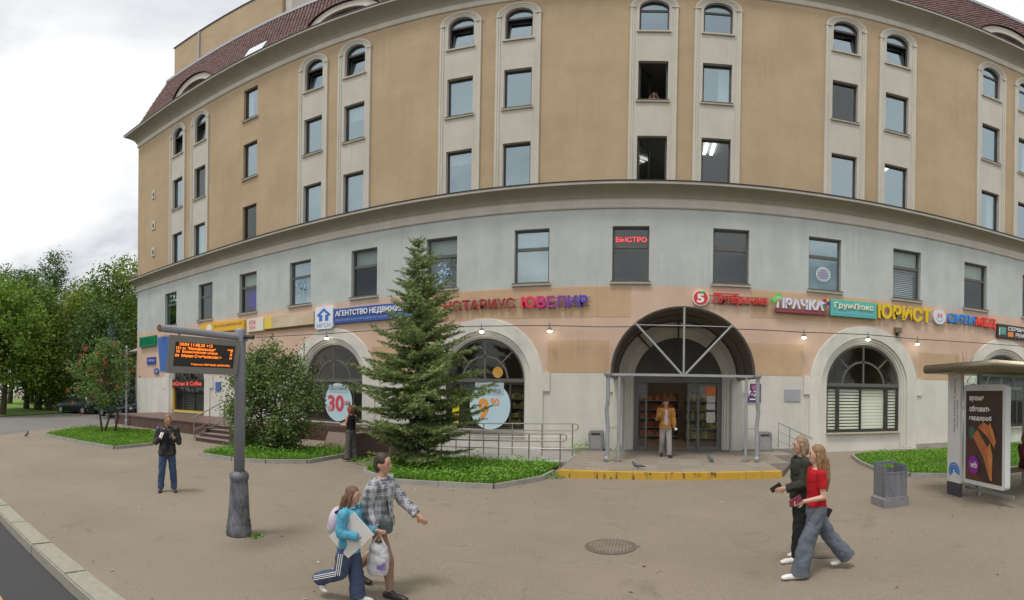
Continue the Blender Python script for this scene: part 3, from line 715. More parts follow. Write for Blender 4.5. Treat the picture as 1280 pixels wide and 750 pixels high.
leaf(c - AR + .1, c - AR + .47, .24); l2 = leaf(1.36, 1.76, .24); l3 = leaf(1.70, c + AR - .1, .16)
bx('notice', mat('orange_notice', (.80, .22, .07), .6, var=.2, scale=9), l3, 1.98, 2.34, .152, .156, 2.2, 2.5)
for z0, z1 in ((1.95, 2.17), (1.7, 1.92), (1.25, 1.62)): bx('notice', mat('white_notice', (.62, .62, .58), .6, var=.35, scale=22), l3, 2.02, 2.32, .152, .156, z0, z1)
# shop interior: shelves with goods and lamps
M_GOODS = mat('packed_goods', (.45, .25, .12), .6, island=.6, col2=(.40, .06, .04), scale=3.1)
M_GOODS2 = mat('packed_goods_pale', (.55, .42, .16), .6, island=.6, col2=(.12, .26, .08), scale=3.7)
rnd = random.Random(11)
def shelving(x, y, w, lab, m):
    s = thing('shelf_unit', lab, 'shelf', (x, BY + y, .3))
    b = MB(); b.box(0, .04, 0, .45, 0, 2.0); b.box(w - .04, w, 0, .45, 0, 2.0); b.box(.04, w - .04, .42, .45, 0, 2.0); b.build('frame', M_FRAMEG, s)
    g = MB()
    for k in range(5):
        bx('shelf', M_STEEL, s, .04, w - .04, 0, .42, .1 + k * .38, .13 + k * .38)
        xx = .06
        while xx < w - .2:
            ww = rnd.uniform(.07, .18); hh = rnd.uniform(.14, .31); g.box(xx, xx + ww, .02, .35, .132 + k * .38, .132 + k * .38 + hh); xx += ww + .012
    tag(g.build('goods', m, s), kind='stuff')
shelving(-.4, 4.2, 1.7, 'shop shelf of red and brown packets inside the open sliding door', M_GOODS)
shelving(1.5, 3.2, 1.7, 'shop shelf of yellow and green packets behind the glass door leaf', M_GOODS2)
shelving(-7.3, 3.0, 2.6, 'shop shelf of goods behind the pastry poster window', M_GOODS2)
for xx, yy in ((.2, 1.2), (1.9, 1.2), (.2, 3.2), (1.9, 3.2), (-5.3, 1.5), (-6.6, 1.5), (-12.2, 2.0), (-13.5, 2.0), (7.3, 2.2), (8.7, 2.2)):
    bx('ceiling_lamp', mat('shop_lamp', (1, .82, .55), .5, emit=6), B, xx - .08, xx + .08, yy, yy + 1.3, 4.4, 4.45)
# ================================================================ platform, ramp, terrace
plat = struct('entrance_platform')
PX0, PX1, PY0 = -2.2, 3.35, 11.78
EDGE = lambda y: PX1 + (y - PY0) * .44          # the platform widens towards the wall
# yellow kerb stones along the platform edge
M_YEL = mat('worn_yellow_paint', (.55, .34, .03), .75, col2=(.46, .28, .04), scale=9, bump=.25)
nt_ = M_YEL.node_tree; b_ = nt_.nodes['Principled BSDF']; old = b_.inputs['Base Color'].links[0].from_socket
n1 = nt_.nodes.new('ShaderNodeTexNoise'); n1.inputs['Scale'].default_value = 5.5; n1.inputs['Detail'].default_value = 6
r1 = nt_.nodes.new('ShaderNodeValToRGB'); r1.color_ramp.elements[0].position = .34; r1.color_ramp.elements[1].position = .40
mm_ = nt_.nodes.new('ShaderNodeMixRGB'); mm_.inputs[1].default_value = (.11, .06, .04, 1)
co_ = nt_.nodes.new('ShaderNodeTexCoord'); mp_ = nt_.nodes.new('ShaderNodeMapping'); mp_.inputs['Scale'].default_value = (1, 1, .35)
nt_.links.new(co_.outputs['Object'], mp_.inputs[0]); nt_.links.new(mp_.outputs[0], n1.inputs['Vector'])
nt_.links.new(n1.outputs['Fac'], r1.inputs[0]); nt_.links.new(r1.outputs[0], mm_.inputs[0]); nt_.links.new(old, mm_.inputs[2]); nt_.links.new(mm_.outputs[0], b_.inputs['Base Color'])
x = PX0
for i in range(6):
    w = .925; j = random.uniform(-.008, .008); bx('yellow_kerb_stone', M_YEL, plat, x + .004, x + w - .004, PY0 + j, PY0 + .2 + j, .107, .307); x += w
MB().slab([(PX0, PY0 + .2), (EDGE(PY0 + .2), PY0 + .2), (EDGE(BY + .05), BY + .05), (PX0, BY + .05)], -.05, .288).build('platform_core', mat('paving_joint', (.14, .122, .105), .95), plat)
# paving slabs
sm = []
for k in range(3):
    q = MB().box(.004, .618, .004, .606, 0, .012); me = bpy.data.meshes.new('paving_slab'); me.from_pydata(q.v, [], q.f); me.materials.append([M_PAVE, mat('platform_paving_b', (.265, .228, .183), .9, var=.2, scale=2.2, bump=.25, bscale=60), mat('platform_paving_c', (.30, .26, .212), .9, var=.18, scale=3, bump=.25, bscale=60)][k]); sm.append(me)
for i in range(12):
    for j in range(8):
        if PY0 + .2 + j * .61 > BY - .5 or PX0 + (i + 1) * .6167 > EDGE(PY0 + .2 + j * .605): continue
        link('paving_slab', random.choice(sm), None, plat, loc=(PX0 + .0 + i * .6167, PY0 + .203 + j * .605, .289 + random.uniform(-.003, .002)))
bx('threshold', mat('door_threshold', (.17, .15, .135), .7, var=.2), plat, -.7, 2.8, BY - .52, BY + .36, .27, .303)

# ---- lawns with their kerbs
def inpoly(p, poly): return inside(p, poly)
def lawn(name, poly, front, lab, dens, weeds=0, hmax=.12, seed=1):
    rn = random.Random(seed)
    L_ = struct(name)
    MB().slab(poly, lambda x, y: gz(y) - .1, lambda x, y: gz(y) + .085).build('soil', M_SOIL, L_)
    xs = [p[0] for p in poly]; ys = [p[1] for p in poly]
    area = (max(xs) - min(xs)) * (max(ys) - min(ys)); g = MB(); w_ = MB()
    for _ in range(int(area * dens)):
        p = (rn.uniform(min(xs), max(xs)), rn.uniform(min(ys), max(ys)))
        if not inpoly(p, poly): continue
        if noise.noise(Vector((p[0] * 1.7, p[1] * 1.7, seed + 5))) < -.28 and rn.random() < .75: continue
        z = gz(p[1]) + .08; nn = noise.noise(Vector((p[0] * .9, p[1] * .9, seed)))
        h = hmax * rn.uniform(.45, 1.0) * (1 + .5 * nn); a = rn.uniform(0, 2 * PI); w = rn.uniform(.008, .018); dx_, dy_ = math.cos(a) * w, math.sin(a) * w; lx, ly = rn.gauss(0, .04), rn.gauss(0, .04)
        tgt = w_ if rn.random() < weeds * (.6 + nn) else g
        if tgt is w_:
            h *= rn.uniform(.8, 2.2); r = rn.uniform(.02, .05)
            c_ = Vector((p[0] + lx, p[1] + ly, z + h * .8)); u = Vector((rn.gauss(0, 1), rn.gauss(0, 1), rn.gauss(0, .5))).normalized(); v_ = u.orthogonal().normalized()
            w_.add([c_ - u * r, c_ + v_ * r * .5, c_ + u * r, c_ - v_ * r * .5], [(0, 1, 2, 3)])
        else: g.add([(p[0] - dx_, p[1] - dy_, z), (p[0] + dx_, p[1] + dy_, z), (p[0] + lx, p[1] + ly, z + h)], [(0, 1, 2)])
    tag(g.build('grass', M_GRASS, L_), kind='stuff')
    if w_.v: tag(w_.build('weeds', M_GRASS2, L_), kind='stuff')
    K = struct(name + '_kerb')
    for (a, b__) in zip(front, front[1:]):
        a, b__ = Vector(a), Vector(b__); ln = (b__ - a).length; k = max(1, round(ln / 1.0)); ang = math.atan2(b__.y - a.y, b__.x - a.x)
        for i in range(k):
            s0 = a.lerp(b__, i / k); s1 = a.lerp(b__, (i + 1) / k); l_ = (s1 - s0).length
            zc = [gz(s0.y), gz(s1.y)]
            q = MB(); h = .11; wd = .1
            q.add([(.004, -wd, -.2), (l_ - .004, -wd, -.2), (l_ - .004, 0, -.2), (.004, 0, -.2), (.004, -wd + .012, h), (l_ - .004, -wd + .012, h + zc[1] - zc[0]), (l_ - .004, -.01, h + zc[1] - zc[0]), (.004, -.01, h)], [(0, 1, 5, 4), (1, 2, 6, 5), (2, 3, 7, 6), (3, 0, 4, 7), (4, 5, 6, 7)])
            o = q.build('kerb_stone', M_KERB, K, loc=(s0.x, s0.y, zc[0] + random.uniform(-.006, .006))); o.rotation_euler.z = ang
LA = [(-12.35, 9.45), (-10.9, 9.55), (-9.9, 9.95), (-9.0, 10.7), (-8.85, 12.9), (-12.9, 12.9), (-13.0, 11.6)]
lawn('lawn_by_shrub', LA, [(-13.0, 11.6), (-12.35, 9.45), (-10.9, 9.55), (-9.9, 9.95), (-9.0, 10.7), (-8.85, 12.9)], '', 900, .30, .16, 2)
LB = [(-6.95, 11.2), (-6.75, 10.35), (-5.7, 9.72), (-3.3, 10.12), (-2.55, 11.3), (-2.42, 13.1), (-7.3, 13.1)]
lawn('lawn_by_ramp', LB, [(-7.3, 13.1), (-6.95, 11.2), (-6.75, 10.35), (-5.7, 9.72), (-3.3, 10.12), (-2.55, 11.3), (-2.42, 12.2)], '', 1500, .42, .15, 3)
LC = [(6.75, 15.0), (6.35, 13.5), (6.2, 12.2), (6.6, 11.0), (7.5, 10.45), (14.5, 10.45), (14.5, 15.4), (7.5, 15.4)]
lawn('lawn_by_shelter', LC, [(6.75, 15.0), (6.35, 13.5), (6.2, 12.2), (6.6, 11.0), (7.5, 10.45), (14.5, 10.45)], '', 900, .1, .10, 4)
LL = [(-20.8, 7.25), (-17.5, 7.6), (-15.4, 7.95), (-15.6, 9.6), (-17.2, 11.0), (-19.8, 12.2), (-23.5, 10.8), (-22.3, 8.6)]
lawn('lawn_by_rowan', LL, [(-22.3, 8.6), (-20.8, 7.25), (-17.5, 7.6), (-15.4, 7.95), (-15.6, 9.6)], '', 500, .1, .13, 5)

# ---- ramp with stainless railings
R_ = thing('access_ramp', 'low concrete wheelchair ramp with stainless railings along the shop wall', 'ramp', (0, 0, 0))
q = MB(); q.add([(-8.1, 13.3, gz(13)), (-2.22, 13.3, .29), (-2.22, 14.75, .29), (-8.1, 14.75, gz(13)), (-8.1, 13.3, -.1), (-2.22, 13.3, -.1), (-2.22, 14.75, -.1), (-8.1, 14.75, -.1)], [(0, 1, 2, 3), (0, 4, 5, 1), (1, 5, 6, 2), (2, 6, 7, 3), (3, 7, 4, 0)])
q.build('ramp_slab', M_KERB, R_)
q = MB(); q.box(-8.2, -2.22, 14.8, BY - .04, -.1, .2); q.build('landing', M_KERB, R_)
def railing(y, x0, x1, z0, z1, posts, loop, lower=.42):
    zf = lambda x: z0 + (z1 - z0) * (x - x0) / (x1 - x0)
    q = MB(); q.tube([(x0 + .0, y, zf(x0) - .18), (x0 - .06, y, zf(x0) - .09), (x0, y, zf(x0)), (x1, y, zf(x1)), (x1 + .1, y, zf(x1) - .03), (x1 + .13, y, zf(x1) - .12), (x1 + .08, y, zf(x1) - .2), (x1 - .1, y, zf(x1) - .22), (x0, y, zf(x0) - .2)], .019, 8); q.build('handrail', M_INOX, R_)
    MB().tube([(x0 + .2, y, zf(x0) - lower), (x1, y, zf(x1) - lower)], .014, 6).build('rail_bar', M_INOX, R_)
    MB().tube([(x0 + .2, y, zf(x0) - lower - .35), (x1, y, zf(x1) - lower - .35)], .014, 6).build('rail_bar', M_INOX, R_)
    for i in range(posts):
        x = x0 + .15 + (x1 - x0 - .2) * i / (posts - 1); MB().tube([(x, y, .05), (x, y, zf(x))], .021, 8).build('railing_post', M_INOX, R_)
railing(13.25, -7.9, -2.35, .95, 1.10, 7, 1)
railing(14.78, -8.2, -2.25, 1.13, 1.29, 7, 1)
# ---- right-hand handrail beside the platform
R2 = thing('step_handrail', 'short grey sloping handrail beside the grey wall plaque', 'handrail', (4.4, 16.0, .29))
MB().tube([(0, 0, 0), (0, 0, 1.0), (1.18, 0, .47), (1.22, 0, .42)], .022, 8).build('rail', M_GALV, R2)
for x, h in ((.4, .82), (.8, .64)): MB().tube([(x, 0, -.14 if x > .7 else 0), (x, 0, h)], .018, 6).build('post', M_GALV, R2)
for d_ in (.3, .6): MB().tube([(0, 0, 1.0 - d_), (.8, 0, .64 - d_)], .012, 6).build('bar', M_GALV, R2)

# ---- brown granite terrace, stairs and landing by the coffee shop
T = thing('granite_terrace', 'brown granite clad terrace with stairs below the coffee shop window', 'terrace', (0, 0, 0))
bx('terrace_wall', M_BROWN, T, -25.6, -13.6, 13.2, BY - .04, -.1, .68)
bx('terrace_coping', mat('brown_coping', (.16, .10, .085), .5, var=.2), T, -25.65, -13.58, 13.12, BY - .05, .68, .74)
x = -25.5
while x < -16.2:
    bx('granite_panel', random.choice([M_BROWN, mat('brown_granite_b', (.125, .07, .055), .55, var=.3, scale=8)]), T, x, x + .56, 13.165, 13.2, .1, .67); x += .575
for k in range(4):
    bx('stair', M_BROWN, T, -15.7, -13.6, 11.75 + k * .36, 13.2, .0 + .145 * k, .12 + .145 * (k + 1))
    bx('stair_tread', mat('stair_tread', (.23, .19, .165), .8, var=.25, scale=6), T, -15.72, -13.58, 11.72 + k * .36, 12.11 + k * .36, .121 + .145 * (k + 1), .15 + .145 * (k + 1))
bx('stair_cheek', M_BROWN, T, -13.58, -13.3, 11.7, BY - .05, -.1, .78)
bx('stair_cheek', M_BROWN, T, -16.1, -15.73, 12.3, 13.1, -.1, .62)
q = MB(); q.tube([(-15.75, 11.55, 1.02), (-15.75, 13.3, 1.72), (-15.75, 14.1, 1.74)], .025, 8); q.build('stair_rail', M_INOX, T)
MB().tube([(-15.75, 11.7, .55), (-15.75, 13.3, 1.2)], .016, 6).build('rail_bar', M_INOX, T); MB().tube([(-15.75, 11.7, .3), (-15.75, 13.3, .95)], .016, 6).build('rail_bar', M_INOX, T)
for y, z0, z1 in ((11.7, .2, 1.08), (12.5, .4, 1.4), (13.3, .7, 1.72), (14.0, .7, 1.74)): MB().tube([(-15.75, y, z0), (-15.75, y, z1)], .02, 6).build('railing_post', M_INOX, T)
P_ = thing('granite_ramp', 'brown granite sloping path with a low parapet below the delivery poster', 'ramp', (0, 0, 0))
q = MB(); q.add([(-10.2, 12.9, .17), (-8.3, 12.3, .165), (-8.1, 15.6, .55), (-12.0, 15.6, .55), (-10.2, 12.9, -.1), (-8.3, 12.3, -.1), (-8.1, 15.6, -.1), (-12, 15.6, -.1)], [(0, 1, 2, 3), (0, 4, 5, 1), (1, 5, 6, 2), (3, 7, 4, 0)]); q.build('slope', mat('brown_paving', (.20, .145, .12), .8, var=.25, scale=7, bump=.2), P_)
bx('parapet', M_BROWN, P_, -14.0, -8.2, 15.6, 15.8, -.1, .8)
bx('parapet', M_BROWN, P_, -8.42, -8.2, 12.0, 15.6, -.1, .9)
bx('parapet_coping', mat('brown_coping', (.16, .1, .085)), P_, -8.46, -8.16, 11.96, 15.64, .9, .94)

# ================================================================ canopy over the entrance
C = thing('entrance_canopy', 'brown barrel vaulted canopy on grey steel posts over the shop entrance', 'canopy', (.99, 0, 0))
CR, CZ0, CY0, CY1 = 2.07, 2.80, 13.7, BY - .07
M_VAULT = mat('brown_polycarbonate', (.17, .145, .11), .4, var=.2, scale=3, trans=.25)
nn = 28
b = MB(); vs = []
for r, y in ((CR, CY0), (CR, CY1), (CR - .03, CY1), (CR - .03, CY0)):
    vs += [(r * math.cos(PI * i / nn), y, CZ0 + r * .94 * math.sin(PI * i / nn)) for i in range(nn + 1)]
k = nn + 1
b.add(vs, [(a * k + i, ((a + 1) % 4) * k + i, ((a + 1) % 4) * k + i + 1, a * k + i + 1) for a in range(4) for i in range(nn)])
b.build('vault', M_VAULT, C)
arc = lambda r, y: [(r * math.cos(PI * i / nn), y, CZ0 + r * .94 * math.sin(PI * i / nn)) for i in range(nn + 1)]
for y in (CY0 + .03, (CY0 + CY1) / 2, CY1 - .1): MB().tube(arc(CR - .05, y), .022, 6).build('arc_rib', mat('dark_steel', (.10, .095, .085), .5, metal=.3), C)
M_CST = mat('canopy_steel', (.36, .37, .38), .5, metal=.2, var=.15, scale=5)
bx('front_beam', M_CST, C, -CR, CR, CY0 - .03, CY0 + .04, CZ0 - .07, CZ0 + .0)
for sgn in (-1, 1): bx('side_beam', M_CST, C, sgn * CR - .035, sgn * CR + .035, CY0 + .04, CY1, CZ0 - .07, CZ0)
for y, m_ in ((CY0, M_CST), (CY1 - .2, mat('dark_steel', (.1, .1, .1)))):
    MB().tube([(0, y, CZ0), (0, y, CZ0 + CR * .92)], .032, 8).build('king_post', m_, C)
    for sgn in (-1, 1): MB().tube([(sgn * .06, y, CZ0), (sgn * CR * .665, y, CZ0 + CR * .69)], .032, 8).build('strut', m_, C)
MB().tube([(-CR * .7, CY0, CZ0 + CR * .665), (CR * .7, CY0, CZ0 + CR * .665)], .012, 6).build('tie_rod', M_CST, C)
for sgn in (-1, 1):
    for y in (CY0 + .03, CY1 - .3):
        MB().tube([(sgn * 1.81, y, .3), (sgn * 1.81, y, CZ0 - .07)], .045, 10).build('post', M_CST, C)
    bx('post_foot', mat('rusty_foot', (.23, .14, .08), .9, var=.4, scale=12), C, sgn * 1.81 - .1, sgn * 1.81 + .1, CY0 - .07, CY0 + .13, .301, .315)
    bx('gutter', M_CST, C, sgn * 2.13 - .06, sgn * 2.13 + .06, CY0 - .05, CY1, CZ0 - .09, CZ0 + .02)
for sgn, lb in ((-1, 'grey bent downpipe standing left of the shop entrance'), (1, 'grey bent downpipe standing right of the shop entrance, before the hours sign')):
    dpx = thing('downpipe', 'grey bent rainwater downpipe beside the entrance canopy, ' + ('nearer the ramp' if sgn < 0 else 'nearer the wall plaque'), 'downpipe', (.99 + sgn * 2.12, 13.62, .3), 0, 'downpipes of the entrance canopy')
    q = MB(); q.tube([(0, 0, 2.42), (0, 0, 2.25), (-.0, 0, 1.7), (sgn * .035, .02, 1.45), (-sgn * .01, .03, 1.0), (0, 0, .6), (0, 0, .16), (-.02, -.05, .08), (-.05, -.13, .05)], .058, 10); q.build('pipe', M_GALV, dpx)
    MB().lathe([(.06, 2.38), (.12, 2.46), (.12, 2.50)], n=10).build('hopper', M_GALV, dpx)
    bx('bracket', M_GALV, dpx, *((.0, .3) if sgn < 0 else (-.3, 0)), -.01, .01, .95, .98)

# bins beside the door
def wall_bin(x, y, lab):
    o = thing('litter_bin', lab, 'bin', (x, y, .3))
    q = MB(); q.prism([(-.22, 0), (.22, 0), (.25, .58), (.2, .68), (-.2, .68), (-.25, .58)], -.2, .2); q.build('body', mat('bin_plastic', (.24, .24, .24), .6, var=.15), o)
    bx('panel', mat('bin_panel', (.31, .31, .31), .6, var=.2, scale=12), o, -.17, .17, -.215, -.2, .08, .5); bx('slot', M_BLACK, o, -.15, .15, -.21, -.2, .55, .6)
wall_bin(-1.72, 16.25, 'grey plastic litter bin against the white wall beside the ramp railing')
wall_bin(3.92, 16.15, 'grey plastic litter bin against the wall below the hours sign')

# ================================================================ signs on the wall
SY = BY - .14
def col(n_, c, e_=0): return mat(n_, c, .45, emit=e_, var=.06)
def sign(name, lab, x, z, depth=.1): return thing(name, lab, 'sign', (x, BY - depth, z))
S = sign('pharmacy_sign', 'green box sign reading pharmacy in Cyrillic at the building corner', -28.35, 4.98); 
bx('box', col('pharmacy_green', (.0, .22, .10)), S, 0, 2.0, -.06, .09, 0, .66); text('АПТЕКА', .15, 1.85, .14, .52, -.065, col('dark_green', (.0, .09, .04)), S, split=True, off=.02)
S = sign('pharmacy_cross', 'green lit pharmacy cross hanging off the building corner', -29.25, 4.4, -.6)
q = MB(); q.box(-.15, .15, -.06, .06, -.45, .45); q.box(-.45, -.15, -.06, .06, -.15, .15); q.box(.15, .45, -.06, .06, -.15, .15); q.build('cross', mat('green_led', (.0, .55, .18), .5, emit=.6), S)
bx('bracket', M_FRAME, S, .15, .36, -.02, .02, .3, .34)
S = sign('street_plate', 'blue street name plate low on the building corner', -27.5, 3.8, .05); bx('plate', col('plate_blue', (.05, .07, .35)), S, 0, 1.05, -.02, .04, 0, .46); text('УЛИЦА', .1, .95, .16, .32, -.025, M_WPLA, S)
S = sign('house_plate', 'small round-cornered blue house number plate below the street name', -26.65, 3.18, .05); MB().prism(disc(.3, .15, .3, 16, .2), -.02, .04).build('plate', col('plate_blue2', (.06, .12, .36)), S); text('14', .15, .45, .07, .24, -.025, M_WPLA, S)
S = sign('yellow_sign', 'yellow banner sign with dark capitals behind the arrivals board', -21.6, 5.32)
MB().prism([(0, .22), (.5, 0), (3.55, -.06), (3.55, .42), (1.3, .5), (0, .5)], -.04, .09).build('banner', col('banner_yellow', (.80, .44, .02)), S); text('ПРОГРАММИРОВАНИЕ', 1.15, 3.45, .18, .34, -.045, M_DK, S)
MB().prism(disc(.75, .22, .22), -.046, -.04).build('emblem', M_WPLA, S)
S = sign('pink_letter_sign', 'small cream sign with pink letters next to the yellow banner', -17.8, 5.08); bx('box', col('sign_cream', (.72, .68, .58)), S, 0, 1.15, -.04, .09, 0, .64)
text('РЕМ', .15, .6, .34, .56, -.045, col('pink', (.70, .06, .16)), S, off=.02); text('ОКН', .15, .6, .08, .3, -.045, col('pink', (.7, .06, .16)), S, off=.02)
S = sign('cream_banner', 'long faded cream banner with a yellow end beside the house logo', -16.6, 5.1); bx('board', mat('cream_board', (.60, .52, .40), .6, col2=(.50, .36, .20), scale=.9), S, .5, 3.05, -.03, .09, .03, .6)
bx('yellow_end', col('yellow_end', (.75, .55, .06)), S, 0, .495, -.03, .09, .03, .6); bx('bracket_bar', M_FRAME, S, 0, 3.0, .0, .03, -.04, -.01)
S = sign('house_logo_sign', 'white rounded box sign with a blue house logo', -13.45, 4.86, .16)
MB().prism([(.1, 0), (.88, 0), (.98, .1), (.98, .9), (.88, 1.0), (.1, 1.0), (0, .9), (0, .1)], 0, .15).build('box', col('sign_white', (.74, .77, .82)), S)
q = MB(); q.prism([(.12, .62), (.49, .92), (.86, .62), (.79, .55), (.49, .79), (.19, .55)][::1], -.01, 0); q.build('roof_mark', col('logo_blue', (.03, .16, .55)), S)
for x in (.24, .57): bx('wall_mark', col('logo_blue', (.03, .16, .55)), S, x, x + .17, -.01, 0, .35, .62)
text('МГСН', .12, .86, .08, .25, -.01, col('logo_blue2', (.12, .30, .6)), S)
S = sign('estate_agency_sign', 'long blue board sign with white capitals partly behind the spruce', -12.44, 5.06)
bx('board', col('board_blue', (.03, .09, .36)), S, 0, 4.3, -.03, .09, 0, .62); text('АГЕНТСТВО НЕДВИЖИМОСТИ', .1, 4.2, .25, .53, -.07, col('letter_white', (.78, .80, .82)), S, ext=.035, off=.025, split=True)
text('МОСКОВСКАЯ ГОРОДСКАЯ СЛУЖБА НЕДВИЖИМОСТИ', .1, 4.2, .08, .17, -.035, col('pale_blue', (.35, .45, .66)), S)
def letters(name, lab, body, x0, x1, z0, z1, m, mats=None, off=.03, ext=.06, rails=True, slant=0):
    S = sign(name, lab, x0, z0, .1)
    text(body, 0, x1 - x0, 0, z1 - z0, -.03, m, S, ext=ext, off=off, split=True, mats=mats, slant=slant)
    if rails:
        for f in (.15, .85): MB().tube([(-.1, .035, (z1 - z0) * f), (x1 - x0 + .1, .035, (z1 - z0) * f)], .012, 6).build('mounting_rail', M_FRAMEG, S)
    return S
letters('notary_sign', 'thin dark red letters reading notary in Cyrillic on rails', 'НОТАРИУС', -7.4, -4.68, 5.22, 5.6, col('letter_dark_red', (.40, .03, .04)), off=.005, ext=.07)
S = sign('small_red_sign', 'faded pink letters half hidden by the spruce beside the notary sign', -8.55, 5.3, .1); text('24', 0, .75, 0, .34, -.03, col('faded_pink', (.55, .2, .2)), S, ext=.05, split=True)
grad = [col('ju%d' % i, c_) for i, c_ in enumerate([(.85, .02, .10), (.62, .02, .18), (.40, .04, .26), (.25, .05, .32), (.15, .05, .42), (.07, .05, .52)])]
letters('jeweller_sign', 'bold letters fading from red to violet blue reading jeweller in Cyrillic', 'ЮВЕЛИР', -4.43, -2.1, 5.2, 5.62, grad[0], grad, off=.028)
M_P5 = col('bright_red', (.66, .03, .03))
S = sign('grocery_logo', 'round red and white grocery emblem with a five and a green leaf', 1.74, 5.55, .14)
MB().prism(disc(0, 0, .28), 0, .12).build('rim', M_WPLA, S); MB().prism(disc(0, 0, .245), -.012, -.001).build('red_disc', M_P5, S)
text('5', -.13, .12, -.17, .15, -.02, M_WPLA, S, off=.04); MB().prism(disc(.06, .2, .1, 14, .045), -.03, -.021).build('leaf', col('leaf_green', (.1, .42, .06)), S)
letters('grocery_sign', 'slanted red lettering of the grocery over the entrance canopy', 'Пятёрочка', 2.13, 4.02, 5.33, 5.72, M_P5, off=.03, slant=.2)
bx('red_swash', M_P5, [o for o in COL.objects if o.name == 'grocery_sign'][0], .05, .95, -.03, .04, .39, .42)
S = sign('laundry_sign', 'white laundry letters on a dark red plinth with a green tag and coloured flower', 4.38, 5.18, .12)
bx('plinth', col('plinth_red', (.28, .05, .07)), S, 0, 1.92, -.04, .1, 0, .13); text('ПРАЧКА', .02, 1.78, .135, .52, -.07, col('letter_lilac', (.70, .70, .84)), S, ext=.08, off=.04, split=True)
q = MB().prism([(-.22, .42), (-.1, .3), (.22, .55), (.1, .68)], -.1, -.02); q.build('green_tag', col('tag_green', (.12, .62, .05)), S); text('САМ', -.1, .14, .42, .55, -.105, M_WPLA, S)
for k, c_ in enumerate([(.04, .06, .36), (.75, .45, .02), (.55, .02, .30), (.75, .7, .75), (.05, .35, .08), (.7, .1, .3)]):
    a = k * PI / 3; MB().prism(disc(1.84 + .1 * math.cos(a), .42 + .11 * math.sin(a), .075, 12), -.09, -.03).build('petal', col('petal%d' % k, c_), S)
S = sign('grooming_sign', 'turquoise box sign with cream lettering between two letter signs', 6.42, 5.18, .14)
bx('box', col('turquoise', (.10, .46, .40)), S, 0, 1.86, -.02, .13, 0, .6); text('ГрумЛюкс', .14, 1.72, .24, .5, -.06, col('letter_cream', (.80, .76, .60)), S, ext=.035, off=.03, split=True)
bx('blue_stripe', col('stripe_blue', (.14, .42, .62)), S, .1, 1.76, -.026, -.021, .08, .16)
letters('lawyer_sign', 'big yellow letters reading lawyer in Cyrillic', 'ЮРИСТ', 8.37, 10.78, 5.23, 5.82, col('letter_yellow', (.74, .52, .005)), off=.045)
S = sign('round_logo_sign', 'white round sign with pink and blue figures between yellow and blue letters', 11.19, 5.53, .14)
MB().prism(disc(0, 0, .31), 0, .12).build('disc', col('disc_white', (.66, .67, .72)), S); ring(q := MB(), 0, -.02, .14, .17, -.01, 0, PI, 2 * PI); q.build('blue_arc', M_STK, S)
for x in (-.06, .07): MB().prism(disc(x, .06, .05, 12, .09), -.01, 0).build('pink_figure', col('fig_pink', (.6, .2, .26)), S)
letters('clinic_sign', 'blue and red letters reading city med in Cyrillic', 'СИТИМЕД', 11.6, 14.24, 5.28, 5.76, M_STK, [col('letter_blue', (.02, .25, .72))] * 4 + [col('letter_red', (.82, .05, .03))] * 3, off=.035)
S = sign('service_sign', 'black board sign with white and orange marks beside the blue and red letters', 14.32, 4.95, .12)
bx('board', col('board_black', (.035, .03, .03)), S, 0, 3.2, -.02, .1, 0, .62); bx('screen_mark', col('mark_teal', (.10, .30, .26)), S, .14, .5, -.03, -.021, .14, .48); bx('mark_frame', M_WPLA, S, .09, .13, -.03, -.021, .1, .45)
text('СЕРВИС', .62, 1.8, .36, .54, -.03, M_WPLA, S, off=.02); text('РЕМОНТ', 1.1, 2.2, .1, .28, -.03, M_WPLA, S, off=.02); bx('orange_mark', col('mark_orange', (.75, .25, .05)), S, .62, .95, -.03, -.021, .08, .3)
S = sign('wall_plaque', 'plain grey rectangular plaque on the white wall right of the entrance', 4.76, 2.02, .03); bx('plate', mat('plaque_grey', (.36, .36, .40), .6, var=.1), S, 0, .6, 0, .029, 0, .42)
S = sign('hours_sign', 'violet opening hours sign behind the right downpipe', 3.4, 1.98, .04); bx('plate', col('hours_violet', (.10, .05, .16)), S, 0, .5, 0, .039, 0, .64); text('7-22', .03, .47, .2, .4, -.004, M_WPLA, S, off=.02)
MB().prism(disc(.25, .51, .08), -.004, -.001).build('emblem', col('emb_pink', (.5, .12, .3)), S); bx('line', M_WPLA, S, .1, .4, -.004, -.001, .08, .12)
S = sign('blue_white_notices', 'small blue and white notices behind the shrub beside the coffee shop', -20.9, 2.1, .03); bx('notice', col('notice_blue', (.07, .14, .38)), S, .5, .95, 0, .02, .0, .5); bx('notice', col('notice_white', (.6, .6, .62)), S, 0, .35, 0, .02, .15, .5)

